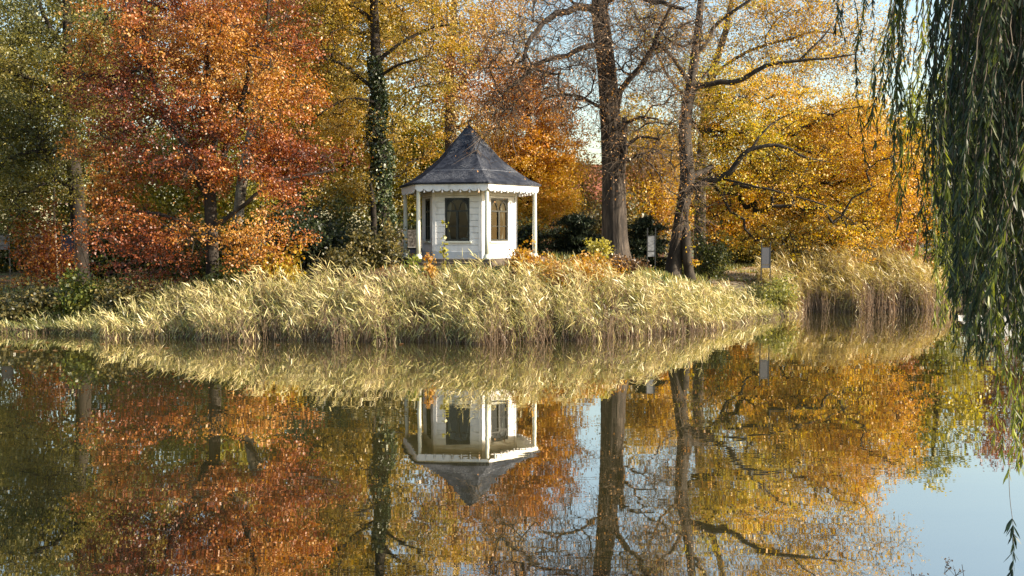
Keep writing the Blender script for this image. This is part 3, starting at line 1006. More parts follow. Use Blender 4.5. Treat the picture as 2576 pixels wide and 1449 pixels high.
def car(label, x, D, mat, rz, van=False):
    X_ = PX(x, D); g = ground(X_, D)
    r = empty('parked_van' if van else 'parked_car', (X_, D, g), rz)
    tag(r, label, 'van' if van else 'car', None if van else 'cars parked beyond the pond')
    Ln, W_ = (4.9, 1.9) if van else (4.2, 1.72)
    if van: side = [(-2.4, .3), (-2.42, 1.0), (-2.35, 1.95), (-2.2, 2.05), (1.1, 2.05), (1.35, 1.95), (1.95, 1.15), (2.4, .98), (2.45, .3)]
    else: side = [(-2.05, .3), (-2.1, .7), (-2.0, .95), (-1.3, 1.05), (-.85, 1.4), (.35, 1.42), (1.0, .98), (1.85, .84), (2.1, .62), (2.08, .3)]
    def ins(p): return .10 if p[1] > 1.08 else 0
    vs = [(x_, -W_ / 2 + ins((x_, z_)), z_) for x_, z_ in side] + [(x_, W_ / 2 - ins((x_, z_)), z_) for x_, z_ in side]
    n = len(side)
    q = MB(); q.add(vs, [tuple(range(n))[::-1], tuple(range(n, 2 * n))] + [(i, (i + 1) % n, n + (i + 1) % n, n + i) for i in range(n)])
    q.build('body', mat, r)
    gl_ = [(-1.1, 1.07), (-.78, 1.34), (.3, 1.35), (.8, 1.07)] if not van else [(.2, 1.2), (.2, 1.9), (1.2, 1.9), (1.75, 1.2)]
    for sg in (-1, 1):
        q = MB(); q.add([(x_, sg * (W_ / 2 - (.085 if z_ > 1.08 else .0) + .006), z_) for x_, z_ in gl_], [(0, 1, 2, 3), (3, 2, 1, 0)]); q.build('side_window', DARKGLASS, r)
    q = MB(); fx = [(.4, 1.41), (.97, 1.01)] if not van else [(1.38, 1.93), (1.93, 1.2)]
    q.add([(fx[0][0] + .02, -W_ / 2 + .16, fx[0][1]), (fx[0][0] + .02, W_ / 2 - .16, fx[0][1]), (fx[1][0] + .03, W_ / 2 - .1, fx[1][1]), (fx[1][0] + .03, -W_ / 2 + .1, fx[1][1])], [(0, 1, 2, 3), (3, 2, 1, 0)]); q.build('windscreen', DARKGLASS, r)
    for wx in (-1.3, 1.3):
        for sg in (-1, 1):
            q = MB(); vs, fs, kk = [], [], 18
            for rr, yy in ((.31, -.1), (.31, .1)):
                for t in range(kk): vs.append((wx + rr * math.cos(6.2832 * t / kk), sg * (W_ / 2 - .06) + yy, .31 + rr * math.sin(6.2832 * t / kk)))
            fs = [tuple(range(kk)), tuple(range(kk, 2 * kk))[::-1]] + [(t, (t + 1) % kk, kk + (t + 1) % kk, kk + t) for t in range(kk)]
            q.add(vs, fs); wo = q.build('wheel', BLACK, r)
            q = MB(); vs = [(wx + .19 * math.cos(6.2832 * t / 12), sg * (W_ / 2 + .05), .31 + .19 * math.sin(6.2832 * t / 12)) for t in range(12)]
            q.add(vs, [tuple(range(12)), tuple(range(12))[::-1]]); q.build('rim', LEAD, wo)
    for sg in (-1, 1):
        q = MB(); q.box(Ln / 2 - .05 if van else 2.03, sg * (W_ / 2 - .25), .75, .1, .3, .15); q.build('headlight', LEAD, r)
    return r
CARDARK = surf('dark_car_paint', [(.3, (.012, .014, .02)), (.7, (.02, .023, .03))], 1, .25, (1, 1, 1), 0, spec=.7)
CARWHITE = surf('white_car_paint', [(.3, (.7, .7, .7)), (.7, (.78, .78, .78))], 1, .3, (1, 1, 1), 0, spec=.6)
car('dark car parked behind the willow, right of the leafy trunk', 2400, 57, CARDARK, R(15))
car('dark car parked behind the end of the right reeds, beside the grey house', 2306, 60, CARDARK, R(-5))
car('white van parked beyond the quay behind the willow curtain', 2490, 56, CARWHITE, R(180), True)

x0, x1, Dq = PX(2396, 46.0), 44.0, 46.0
zt = P(2480, 709, 46)[2]
qw = empty('quay_wall', (x0, Dq, 0)); tag(qw, 'low dark stone quay wall at the water beyond the willow', 'quay wall')
q = MB(); q.box((x1 - x0) / 2, .2, (zt - .12) / 2 - .5, x1 - x0, .5, zt - .12 + 1.0); q.build('wall', STONE, qw)
q = MB(); q.box((x1 - x0) / 2, .17, zt - .04, x1 - x0 + .1, .62, .14); q.build('coping', STONE, qw)

# ------------------------------------------------------------------ reeds
def reed_mesh(bases, heights, rng, lean, cols_leaf, cols_dead, nleaf=9, leaf_len=.36, leaf_w=.022, wind=-1.0, stem_r=.007, col_t=None, plume=.25):
    """Leafy reed stems: thin canes whose long blades all stream downwind. Returns V, F, tint."""
    Vs, Fs, Ts, k0 = [], [], [], 0
    n = len(bases)
    bend = rng.normal(0, .10, (n, 2)) + np.array((lean * wind, 0))
    bend = bend * heights[:, None]
    tcol = rng.normal(.5, .22, n) if col_t is None else col_t + rng.normal(0, .18, n)
    def on(t):                                   # point on each stem at parameter t (n,)
        q = bases.copy()
        q[:, 0] += bend[:, 0] * t ** 2; q[:, 1] += bend[:, 1] * t ** 2
        q[:, 2] += heights * (t - .06 * t ** 3)
        return q
    ts = [0, .35, .7, 1.0]
    for a, b in zip(ts[:-1], ts[1:]):
        V, F = frusta(on(np.full(n, a)), on(np.full(n, b)), np.full(n, stem_r * (1 - .5 * a)), np.full(n, stem_r * (1 - .5 * b)), 3)
        Vs.append(V); Fs.append(F + k0); k0 += len(V)
        c = palette(np.clip(tcol + (a - .5) * .5, 0, 1), cols_dead)
        Ts.append(np.repeat(c, 3, axis=0))
    for li in range(nleaf):
        t = np.clip(.2 + .8 * (li + rng.uniform(-.4, .4, n)) / (nleaf - 1), .05, 1.0)
        dead = (t < rng.uniform(.38, .8, n))
        p = on(t)
        L_ = leaf_len * rng.uniform(.6, 1.25, n) * np.where(t > .85, .8, 1) * np.where(dead, .8, 1)
        az = rng.normal(0, .6, n) + (math.pi if wind < 0 else 0)
        flip = rng.uniform(size=n) < .2
        az = np.where(flip, az + math.pi, az)
        el = rng.normal(-.95, .33, n) - .2 * dead + 1.75 * (t > .86)
        d = np.stack([np.cos(az) * np.cos(el), np.sin(az) * np.cos(el) * .8, np.sin(el)], 1)
        side = np.cross(d, np.array((0, 0, 1.0))); side /= np.linalg.norm(side, axis=1, keepdims=True) + 1e-9
        tw = rng.uniform(-1.3, 1.3, n)[:, None]
        side = side * np.cos(tw) + np.cross(side, d) * np.sin(tw)
        w = (leaf_w * rng.uniform(.6, 1.25, n) * np.where(dead, .4, 1))[:, None]
        ring, q, dd = [], p, d
        for s in range(4):
            ww = w * (.6, 1.0, .7, .06)[s]
            ring.append((q - side * ww, q + side * ww))
            dd = dd + np.array((0, 0, -1.0)) * (.10 + .15 * dead[:, None])
            dd /= np.linalg.norm(dd, axis=1, keepdims=True)
            q = q + dd * (L_ / 3)[:, None]
        V = np.stack([r for pr in ring for r in pr], 1)          # n, 8, 3
        base = (np.arange(n) * 8)[:, None]
        F = np.stack([np.concatenate([base + 2 * s, base + 2 * s + 1, base + 2 * s + 3, base + 2 * s + 2], 1) for s in range(3)], 1)
        Vs.append(V.reshape(-1, 3)); Fs.append(F.reshape(-1, 4) + k0); k0 += n * 8
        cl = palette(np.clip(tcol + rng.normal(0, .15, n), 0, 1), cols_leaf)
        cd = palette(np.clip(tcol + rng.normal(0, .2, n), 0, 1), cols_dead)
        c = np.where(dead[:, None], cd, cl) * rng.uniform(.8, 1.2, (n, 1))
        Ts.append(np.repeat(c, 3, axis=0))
    return np.vstack(Vs), np.vstack(Fs), np.vstack(Ts)

REED_LEAF = [(.16, .17, .05), (.4, .38, .13), (.66, .56, .24), (.78, .66, .36)]
REED_DEAD = [(.1, .065, .04), (.24, .155, .095), (.4, .27, .165), (.54, .4, .26)]
rr_ = np.random.default_rng(77)
TOPX = np.array([PX(x, 28.5 if x < 1500 else 31.5) for x in (-200, 0, 200, 330, 450, 600, 750, 900, 1050, 1200, 1350, 1500, 1700, 1850, 1980, 2100)])
TOPZ = np.array([.55, .6, .75, 1.0, 1.3, 1.5, 1.75, 1.75, 1.6, 1.85, 1.95, 1.8, 1.35, .95, .8, .8])
def reed_bed(n, xr, depth, name, label, seed, zfun, dens=None, **kw):
    rng = np.random.default_rng(seed)
    x = rng.uniform(xr[0], xr[1], n)
    s = depth[0] + (depth[1] - depth[0]) * rng.uniform(0, 1, n) ** 1.15
    # clumps: thin out along a wavy noise
    cl = np.array([mnoise.noise(Vector((a * .9, b * 1.1, 3.3))) for a, b in zip(x, s)])
    keep = cl > rng.uniform(-.6, .15, n)
    x, s, cl = x[keep], s[keep], cl[keep]
    cl2 = np.array([mnoise.noise(Vector((a * 1.6, b * .8, 9.1))) + .6 * mnoise.noise(Vector((a * 4.1, b * 2.0, 5.7))) for a, b in zip(x, s)])
    y = shore(x) + s
    g = np.maximum(ground(x, y), -.15)
    h = (zfun(x, y) - g) * rng.uniform(.5, 1.16, len(x)) * (1 + .55 * cl2)
    h = np.maximum(h, .35)
    B = np.stack([x, y, g], 1)
    V, F, T = reed_mesh(B, h, rng, .24, REED_LEAF if 'cols' not in kw else kw['cols'], REED_DEAD if 'dead' not in kw else kw['dead'],
                        kw.get('nleaf', 12), kw.get('leaf_len', .34), kw.get('leaf_w', .0145), col_t=.5 + cl * .4 + cl2 * .35 - .42 * (1 - sstep(-15.5, -11, x)))  # last term darkens the far left reeds: shade put into their tint
    # bare canes standing in the water along the front
    m = n // 4
    cx = rng.uniform(xr[0] + 1, xr[1], m); cs = rng.uniform(depth[0] - .1, .5, m); cy = shore(cx) + cs
    a = np.stack([cx, cy, np.full(m, -.06)], 1)
    hh = rng.uniform(.35, 1.0, m) * np.clip(zfun(cx, cy), .4, 1.3)
    b = a + np.stack([rng.normal(-.06, .16, m) * hh, rng.normal(-.05, .12, m) * hh, hh], 1)
    V2, F2 = frusta(a, b, np.full(m, .009), np.full(m, .005), 3)
    T2 = np.repeat(palette(rng.normal(.6, .25, m), REED_DEAD), 3, axis=0)
    V, F, T = np.vstack([V, V2]), np.vstack([F, F2 + len(V)]), np.vstack([T, T2])
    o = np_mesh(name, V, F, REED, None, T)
    tag(o, label, 'reeds', None, 'stuff')
    return o
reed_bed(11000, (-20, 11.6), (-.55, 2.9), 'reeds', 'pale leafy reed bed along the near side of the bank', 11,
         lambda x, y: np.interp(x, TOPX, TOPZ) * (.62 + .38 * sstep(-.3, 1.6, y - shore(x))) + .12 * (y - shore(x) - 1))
reed_bed(9000, (10.6, 20.6), (-.4, 3.6), 'reeds', 'finer golden reed bed at the far right below the beech', 12,
         lambda x, y: (1.25 + 1.0 * sstep(-.2, 2.6, y - shore(x))) * (.8 + .2 * sstep(10.6, 12.5, x)) + .2 * np.sin(x * .9), nleaf=11, leaf_len=.4, leaf_w=.014,
         cols=[(.2, .17, .05), (.38, .3, .08), (.5, .4, .13), (.56, .42, .18)], dead=[(.16, .09, .05), (.3, .17, .09), (.42, .26, .13), (.48, .33, .18)])
# tall single reeds that stand clear of the bed
tall = [(1000, 700, 29.8), (1262, 745, 0), (712, 668, 29.5), (795, 628, 30.2), (850, 655, 29.9), (960, 648, 29.8), (1005, 690, 29.6), (1085, 688, 29.7), (1145, 655, 29.4),
        (1155, 648, 29.6), (1490, 640, 30.3), (590, 700, 29.5), (640, 705, 29.3), (480, 712, 29.4), (530, 735, 29.1), (370, 735, 29.3), (1225, 690, 29.4), (1330, 668, 29.5),
        (905, 690, 29.6), (660, 715, 29.6), (1750, 700, 32), (1040, 640, 30), (780, 690, 29.2), (820, 700, 28.9), (930, 700, 29), (1180, 672, 29.2), (1260, 680, 29.0), (1400, 690, 29.2), (1440, 672, 29.4), (1540, 690, 29.8), (1600, 712, 30), (1640, 706, 30.6), (1690, 716, 31), (560, 722, 29), (430, 742, 29.2), (330, 762, 29.3), (1110, 690, 29), (745, 672, 29.6)]
for i, (x, y, D) in enumerate(tall):
    if D == 0: continue
    rg = np.random.default_rng(300 + i)
    top = P(x, y, D); bx = top[0] + .35
    g = ground(bx, D)
    V, F, T = reed_mesh(np.array([[0.0, 0, 0]]), np.array([top[2] - g]), rg, .2, REED_LEAF, REED_DEAD, 13, .32, .017, stem_r=.008, col_t=np.array([.65]))
    o = np_mesh('tall_reed', V, F, REED, None, T); o.location = (bx, D, g)
    tag(o, 'tall reed standing clear above the reed bed with blades streaming left', 'reed', 'tall reeds above the bed')

# ------------------------------------------------------------------ the trees
def noise_t(scale, off=0.0, amp=.5):
    def f(p):
        idx = (p * scale)
        return .5 + amp * (np.sin(idx[:, 0] * 1.7 + off) * np.sin(idx[:, 1] * 1.3 + 1 + off) + np.sin(idx[:, 2] * 2.1 + off * 2 + idx[:, 0] * .6)) * .5
    return f
OLIVE = [(.07, .08, .025), (.16, .155, .04), (.3, .26, .06), (.5, .38, .1)]
COPPER = [(.10, .026, .014), (.26, .065, .02), (.42, .145, .028), (.56, .3, .07)]
OCHRE = [(.16, .14, .03), (.33, .25, .045), (.5, .35, .065), (.56, .33, .07)]
ORANGE = [(.5, .18, .03), (.56, .26, .03), (.6, .36, .04), (.54, .4, .06)]
GOLD = [(.42, .24, .035), (.56, .36, .045), (.62, .42, .07), (.5, .24, .04)]
DUSTY = [(.38, .18, .09), (.5, .27, .11), (.55, .34, .1), (.46, .34, .1)]
YGREEN = [(.12, .14, .025), (.25, .25, .04), (.42, .36, .05), (.52, .4, .06)]
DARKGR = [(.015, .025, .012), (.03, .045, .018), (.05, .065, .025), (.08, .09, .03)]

# red copper beech on the left bank; open places in its crown
def copper_gap(p):
    px = (p[:, 0] + 8.9) - (p[:, 2] - 6.2) * .19
    return ((p[:, 0] < -14.3) & (p[:, 2] < 5.6) & (p[:, 2] > 1.5)) | ((np.abs(px) < .2) & (((p[:, 2] > 5.3) & (p[:, 2] < 6.6)) | (p[:, 2] > 8.6))) \
        | (np.hypot(p[:, 0] + 9.0, (p[:, 2] - 4.4) * 1.1) < .7) | (np.hypot(p[:, 0] + 11.6, p[:, 2] - 4.3) < .6) | (np.hypot(p[:, 0] + 9.9, (p[:, 2] - 2.2) * .8) < .55)
tree('copper_beech', 'red and orange leaved beech on the left bank, forked low above the reeds',
     [([(536, 745, 32.5), (534, 640, 32.5), (530, 540, 32.5), (528, 478, 32.5)], [.26, .22, .21, .2]),
      ([(528, 490, 32.5), (492, 440, 32.3), (440, 350, 32), (405, 250, 32), (372, 160, 32), (355, 40, 32), (340, -80, 32)], [.15, .14, .12, .1, .08, .06, .04]),
      ([(530, 480, 32.5), (555, 430, 32.7), (582, 340, 33), (620, 200, 33), (660, 80, 33), (690, -60, 33)], [.13, .11, .1, .08, .06, .04]),
      ([(529, 478, 32.5), (527, 330, 32.8), (520, 200, 33), (530, 60, 33), (540, -80, 33)], [.12, .1, .08, .06, .03]),
      ([(534, 570, 32.5), (600, 525, 32), (700, 460, 31.8), (840, 420, 32)], [.08, .07, .05, .03]),
      ([(533, 600, 32.5), (450, 560, 32), (330, 525, 31.8), (230, 480, 32)], [.08, .07, .05, .03]),
      ([(533, 610, 32.5), (600, 590, 31.4), (680, 590, 31)], [.06, .05, .03])],
     [(440, 60, 32, 3.0, 2.6, 2.6), (580, 110, 32.5, 3.0, 2.8, 2.6), (310, 170, 32, 2.2, 2.3, 2), (660, 250, 32.5, 2.2, 2.2, 2), (500, 350, 31.8, 2.8, 1.6, 2.2), (300, 420, 32, 1.7, 1.5, 1.6),
      (700, 440, 32, 2.2, 1.0, 1.6), (560, 470, 31.6, 2.4, 1.2, 2), (330, 560, 31.8, 2.2, 1.2, 1.8), (640, 590, 31, 1.7, 1.0, 1.5), (270, 640, 31.5, .9, .6, 1.0), (800, 410, 32, 1.2, .7, 1.2), (480, 650, 31, 1.9, .9, 1.4),
      (380, 300, 32, 1.8, 1.2, 1.6), (420, 700, 30.9, 1.2, .35, .8), (600, 380, 31.6, 2, 1.5, 1.5)],
     1800, 96000, .088, COPPER, BARK_BEECH, 21, noise_t(.55, .4, .6), (.17, .06), n_twig=5, twig_len=.6, twig_r=.007, r0=.011, min_z=1.1, gap=(.7, .0), clear=(0, 1, 2, 3, 4), clear_w=.16, skip=copper_gap)

# olive green oak at the far left
tree('oak', 'olive green leaved tall tree at the far left edge of the woodland',
     [([(203, 705, 37.5), (200, 600, 37.5), (190, 450, 37.5), (180, 380, 37.5), (172, 250, 37.5), (170, 100, 37.5), (165, -80, 37.5)], [.36, .3, .28, .25, .22, .18, .12]),
      ([(174, 270, 37.5), (120, 210, 37), (50, 190, 36.5), (-40, 150, 36)], [.12, .1, .08, .05]), ([(172, 180, 37.5), (230, 110, 38), (270, 30, 38)], [.1, .08, .05]),
      ([(183, 400, 37.5), (110, 380, 36.5), (20, 400, 36)], [.1, .08, .05]), ([(171, 120, 37.5), (110, 40, 37), (90, -60, 37)], [.1, .08, .05])],
     [(60, 90, 37, 4.2, 3.6), (180, 20, 38, 3, 2.6), (10, 300, 36.5, 3.4, 2.6), (110, 420, 36.8, 2.8, 1.8), (250, 110, 38.5, 2.0, 2.4), (20, 500, 36, 2.6, 1.3), (150, 240, 36.5, 2.4, 1.8), (240, 330, 39, 1.6, 1.6)],
     1000, 84000, .1, OLIVE, BARK_DARK, 22, noise_t(.6, 1.3, .5), (.2, .08), n_twig=4, twig_r=.008, r0=.011, min_z=1.6, gap=(.7, -.12), clear=(0, 1, 3), clear_w=.15)

# pale leaning trunk behind the copper beech
tree('plane_tree', 'pale barked leaning tree behind the red beech with thin orange leaves',
     [([(590, 640, 42), (604, 500, 42), (625, 370, 42), (650, 250, 42), (668, 120, 42), (690, -60, 42)], [.26, .24, .23, .21, .19, .14]),
      ([(640, 300, 42), (700, 200, 42), (760, 60, 42)], [.09, .07, .04])],
     [(700, 60, 42, 3, 2.4), (640, -20, 42, 2.5, 2), (770, 180, 42.5, 2, 1.8)], 260, 15000, .13, DUSTY, BARK_PALE, 23, noise_t(.5, 2), n_twig=3)

# ivy clad tree left of the summerhouse
IVY = (962, 600, 41.0)
root, bpos = tree('ivy_clad_tree', 'tall golden tree with its trunk wrapped in dark ivy, left of the summerhouse',
     [([(966, 640, 41), (962, 560, 41), (958, 450, 41), (955, 350, 41), (948, 230, 41), (945, 130, 41), (940, 0, 41), (935, -90, 41)], [.36, .32, .3, .28, .25, .22, .18, .14]),
      ([(948, 235, 41), (905, 195, 41), (855, 160, 40.5), (790, 140, 40)], [.11, .09, .07, .04]), ([(946, 165, 41), (1005, 112, 41), (1080, 70, 41), (1150, 60, 41)], [.1, .08, .06, .04]),
      ([(947, 205, 41), (1000, 165, 40.5), (1050, 150, 40)], [.08, .06, .04]), ([(942, 60, 41), (880, 20, 41), (820, -40, 41)], [.1, .08, .05]), ([(950, 260, 41), (880, 250, 40), (800, 290, 39.5), (740, 340, 39)], [.07, .05, .04, .03])],
     [(840, 60, 41, 3.6, 3, 2.8), (1040, 80, 41, 3.0, 2.6, 2.6), (780, 240, 40.5, 2.6, 2.2, 2.2), (880, 300, 40, 2.2, 1.4, 1.8), (1060, 280, 41.5, 1.8, 2.0, 1.6), (950, -20, 41, 4, 2), (760, 390, 40, 2.2, 1.4, 1.8), (1010, 420, 42.5, 1.4, 1.6), (870, 430, 42, 1.6, 1.3)],
     1000, 62000, .1, OCHRE, BARK_DARK, 24, noise_t(.5, .9, .5), (.19, .07), n_twig=4, min_z=2.2, twig_r=.009, r0=.012, gap=(.7, -.1), clear=(0, 1, 2, 3, 5), clear_w=.3)
rg = np.random.default_rng(8)
cl_, rl_ = catmull([P(966, 640, 41), P(962, 560, 41), P(958, 450, 41), P(955, 350, 41), P(948, 230, 41), P(946, 150, 41)], [.42, .42, .42, .38, .27, .22], .1)
n = 9000
i = rg.integers(0, len(cl_), n); a = rg.uniform(0, 6.283, n)
q = cl_[i] + np.stack([np.cos(a), np.sin(a), 0 * a], 1) * (rl_[i] * rg.uniform(.8, 1.35, n) * (1 + .25 * np.sin(cl_[i][:, 2] * 2.2 + a)))[:, None]
q[:, 2] += rg.normal(0, .08, n)
V, F = leaf_quads(q - bpos, .12, rg, .85, .1)
IVYM = leaf_mat('ivy_leaf', .2, .1, 1.1)
np_mesh('ivy', V, F, IVYM, root, palette(rg.normal(.5, .25, n), [(.012, .025, .008), (.03, .055, .015), (.06, .09, .025), (.14, .15, .04)]))

# orange beech behind the summerhouse
def top_orange(p):
    return np.clip((10.5 - p[:, 2]) / 8.0, 0, 1) * .85 + .08
tree('orange_beech', 'bright orange beech fading to yellow low down, right behind the summerhouse',
     [([(1335, 650, 47), (1335, 500, 47), (1330, 330, 47), (1322, 150, 47)], [.28, .22, .15, .06])],
     [(1335, 330, 47, 2.7, 3.0), (1345, 460, 47, 2.6, 2.4), (1310, 230, 47, 1.7, 1.8), (1350, 560, 46.5, 2.3, 1.3), (1280, 420, 47, 1.6, 2), (1395, 390, 47, 1.5, 2)],
     520, 74000, .105, ORANGE, BARK_DARK, 25, top_orange, (.22, .09), n_twig=3, min_z=2.0, clump=.1, var=.12)

tree('tall_dusty_maple', 'tall thin tree with dusty pink orange leaves above the summerhouse roof',
     [([(1130, 600, 53), (1135, 420, 53), (1130, 200, 53), (1140, 60, 53), (1145, -60, 53)], [.4, .36, .28, .2, .12]), ([(1132, 240, 53), (1190, 170, 53), (1250, 60, 53)], [.14, .1, .06]), ([(1134, 330, 53), (1200, 290, 53), (1260, 200, 53)], [.1, .08, .05])],
     [(1130, 120, 53, 3.0, 3.0), (1220, 150, 53, 2.3, 3.0), (1250, 20, 53, 2.2, 2.0), (1180, 290, 53, 2.4, 1.8), (1080, 200, 53, 2, 2)],
     420, 21000, .15, DUSTY, BARK_GREY, 26, noise_t(.45, .2, .5), (.4, .2), n_twig=4, twig_len=1.0)

# the big, nearly bare lime
tree('lime_tree', 'big nearly bare lime with a furrowed dark trunk and drooping twigs right of the summerhouse',
     [([(1549, 700, 36.5), (1547, 600, 36.5), (1544, 450, 36.5), (1536, 300, 36.5), (1526, 170, 36.5), (1513, 60, 36.5), (1505, -60, 36.5), (1500, -180, 36.5)], [.56, .47, .43, .37, .34, .32, .27, .2]),
      ([(1511, 70, 36.5), (1485, 25, 36.2), (1450, 6, 35.8), (1401, 24, 35.2), (1352, 79, 34.8), (1328, 115, 34.5), (1318, 170, 34.3)], [.17, .16, .14, .12, .1, .08, .05]),
      ([(1520, 115, 36.5), (1490, 118, 36), (1425, 136, 35.4), (1346, 160, 35), (1300, 205, 34.6), (1262, 232, 34.4)], [.11, .1, .09, .075, .06, .04]),
      ([(1545, 300, 36.5), (1562, 231, 36.2), (1614, 170, 36), (1656, 91, 35.8), (1690, 10, 35.5)], [.14, .12, .1, .08, .05]),
      ([(1553, 395, 36.5), (1580, 370, 36.2), (1610, 342, 36), (1660, 350, 35.7)], [.09, .08, .06, .04]),
      ([(1535, 285, 36.5), (1490, 262, 36), (1425, 240, 35.6), (1370, 250, 35.2)], [.07, .06, .05, .03]),
      ([(1508, 10, 36.5), (1560, -20, 36), (1640, -10, 35.5), (1720, 20, 35.2)], [.15, .12, .1, .07]),
      ([(1540, 330, 36.2), (1575, 310, 35.9), (1610, 290, 35.7), (1650, 300, 35.4)], [.07, .06, .05, .03]),
      ([(1552, 470, 36.3), (1566, 430, 36.1), (1572, 380, 36.1), (1568, 300, 36.2)], [.12, .12, .11, .1])],
     [(1400, 110, 35, 2.6, 1.6), (1330, 230, 34.6, 1.6, 1.2), (1250, 300, 34.3, .9, 1.2), (1460, 230, 35.6, 1.6, 1.4), (1620, 180, 36, 1.6, 2.2), (1640, 380, 35.8, 1.3, 1.2), (1590, 60, 36, 2, 1.8), (1420, -30, 36, 2.6, 1.4), (1560, 330, 36, 1.0, 2.4), (1700, 80, 35.6, 1.6, 1.6),
      (1215, 420, 34.0, .4, .8), (1690, 330, 36.2, 1.2, 2.2), (1730, 500, 37, .8, 1.6), (1290, 130, 34.6, 1.4, 1.2)],
     720, 5500, .09, [(.3, .14, .06), (.45, .24, .09), (.5, .3, .12)], BARK_LIME, 27, None, (.3, .25), n_twig=7, twig_len=1.25, twig_r=.0095, r0=.0115, droop=.22, sides=36, ridge=.13, flare=.35, bf=.25, wob=.2, twig_mat=TWIG)

# the twin stemmed beech on the right
BEECH = [(.4, .36, .06), (.6, .45, .07), (.66, .42, .065), (.62, .33, .055), (.48, .22, .06)]
def beech_t(p):
    return np.clip((p[:, 0] - 6) / 14, 0, 1) * .62 + .14 + .16 * np.sin(p[:, 0] * .9 + 1) * np.sin(p[:, 2] * 1.1)
tree('golden_beech', 'wide golden beech with two stems and a long low limb over the path',
     [([(1686, 735, 39.5), (1692, 690, 39.5), (1702, 620, 39.5), (1714, 540, 39.5), (1728, 440, 39.5), (1722, 320, 39.5), (1740, 200, 39.5), (1755, 80, 39.5), (1770, -80, 39.5)], [.44, .34, .3, .28, .3, .26, .21, .16, .1]),
      ([(1742, 732, 39.3), (1738, 690, 39.3), (1735, 620, 39.3), (1734, 540, 39.4), (1729, 450, 39.5)], [.3, .21, .19, .18, .17]),
      ([(1728, 480, 39.5), (1765, 476, 39.2), (1818, 450, 38.8), (1848, 416, 38.6), (1880, 384, 38.5), (1951, 365, 38.3), (2012, 388, 38), (2090, 410, 38)], [.17, .145, .13, .115, .095, .07, .045, .015]),
      ([(1730, 240, 39.5), (1780, 222, 39.3), (1866, 200, 39), (1927, 170, 38.8), (2012, 152, 38.5), (2152, 138, 38.2)], [.13, .12, .1, .085, .06, .02]),
      ([(2012, 152, 38.5), (2040, 120, 38.5), (2090, 70, 38.5)], [.06, .05, .03]),
      ([(1880, 384, 38.5), (1905, 350, 38.6), (1960, 300, 38.8), (2060, 260, 39)], [.06, .048, .033, .012]),
      ([(1818, 450, 38.8), (1880, 462, 38), (1960, 480, 37.6), (2080, 520, 37.4), (2180, 580, 37.2)], [.05, .042, .035, .028, .012]),
      ([(1748, 140, 39.5), (1810, 60, 39.3), (1880, 0, 39), (1960, -60, 39)], [.1, .08, .06, .04]),
      ([(1738, 215, 39.5), (1690, 150, 39), (1640, 90, 38.6), (1590, 20, 38.4)], [.1, .08, .06, .04])],
     [(1930, 390, 42, 4.1, 2.6, 2.8), (2110, 440, 42, 3.9, 2.7, 2.8), (2000, 540, 41.6, 4.4, 1.6, 2.0), (1810, 330, 41.5, 2.2, 2.0, 2.2), (2220, 520, 42, 2.2, 1.7, 1.8), (2090, 310, 42.5, 3.1, 1.6, 2.2), (1910, 270, 42, 2.6, 1.6, 2.0),
      (2170, 610, 41.2, 2.2, .7, 1.2), (1970, 610, 41.2, 2.4, .6, 1.2), (2240, 400, 40.5, 1.7, 1.8, 1.6), (1800, 230, 40.8, 1.6, 1.4), (1790, 410, 41, 1.3, 1.2)],
     1500, 92000, .096, BEECH, BARK_BEECH, 28, beech_t, (.18, .06), n_twig=4, twig_r=.011, r0=.0145, min_z=2.0, flare=.3, ridge=.09, sides=28, gap=(.65, -.12), clear=(0, 1, 2, 3, 5), clear_w=.06, clear_p=.7)
# the thin upper half of the same beech is sparse: a tall younger beech behind shows through
tree('sparse_beech', 'tall thin leaved beech rising behind the golden one against the sky',
     [([(1760, 640, 46), (1765, 400, 46), (1790, 200, 46), (1830, 60, 46), (1850, -80, 46)], [.3, .26, .2, .14, .08]), ([(1790, 200, 46), (1880, 130, 46), (1990, 90, 46), (2100, 80, 46)], [.1, .08, .06, .04]), ([(1775, 280, 46), (1690, 200, 46), (1640, 110, 46)], [.09, .07, .04])],
     [(1850, 90, 46, 3.2, 2.2), (2030, 90, 46, 2.8, 1.8), (2170, 170, 46, 1.8, 1.2), (1690, 130, 46, 2.4, 2.4), (1760, 230, 46, 2.2, 1.8), (1960, 200, 46, 2.6, 1.4), (2080, 130, 46, 2.2, 1.4), (2230, 110, 46, 2.0, 1.6), (1620, 40, 46, 2, 1.6), (1900, -20, 46, 3, 1.6), (2100, 20, 46, 2, 1.2)],
     680, 30000, .105, GOLD, BARK_GREY, 29, noise_t(.5, 1.1, .4), (.22, .09), n_twig=6, twig_len=1.0, twig_r=.008)

# background trees, each with its own crown
def far_tree(name, label, x, D, blobs, n, cols, seed, leaf=.2, bark=BARK_GREY, n_att=300, base_y=650, off=0.0, r=.25, min_z=1.4, spread=(.32, .15), n_twig=4):
    ytop = min(b[1] for b in blobs) - 20
    tree(name, label, [([(x, base_y, D), (x + 3, (base_y + ytop) / 2, D), (x - 4, ytop, D)], [r, r * .75, r * .25])],
         [(b[0], b[1], D, b[2], b[3]) for b in blobs], n_att, n, leaf, cols, bark, seed, noise_t(.45, off, .45), spread, group='trees of the woodland behind',
         n_twig=n_twig, twig_len=.9, twig_r=.01, min_z=min_z)
far_tree('yellow_tree', 'yellow green tree lit behind the olive oak at far left', 50, 52, [(40, 380, 4.0, 3.2), (60, 540, 4, 2.0), (-60, 250, 4, 4)], 26000, YGREEN, 41, off=.3)
far_tree('yellow_tree', 'yellow green maple glowing through the middle of the red beech', 470, 46, [(460, 520, 3.6, 2.0), (610, 500, 2.8, 1.8), (480, 400, 3, 2)], 26000, YGREEN, 42, off=1.4, leaf=.17)
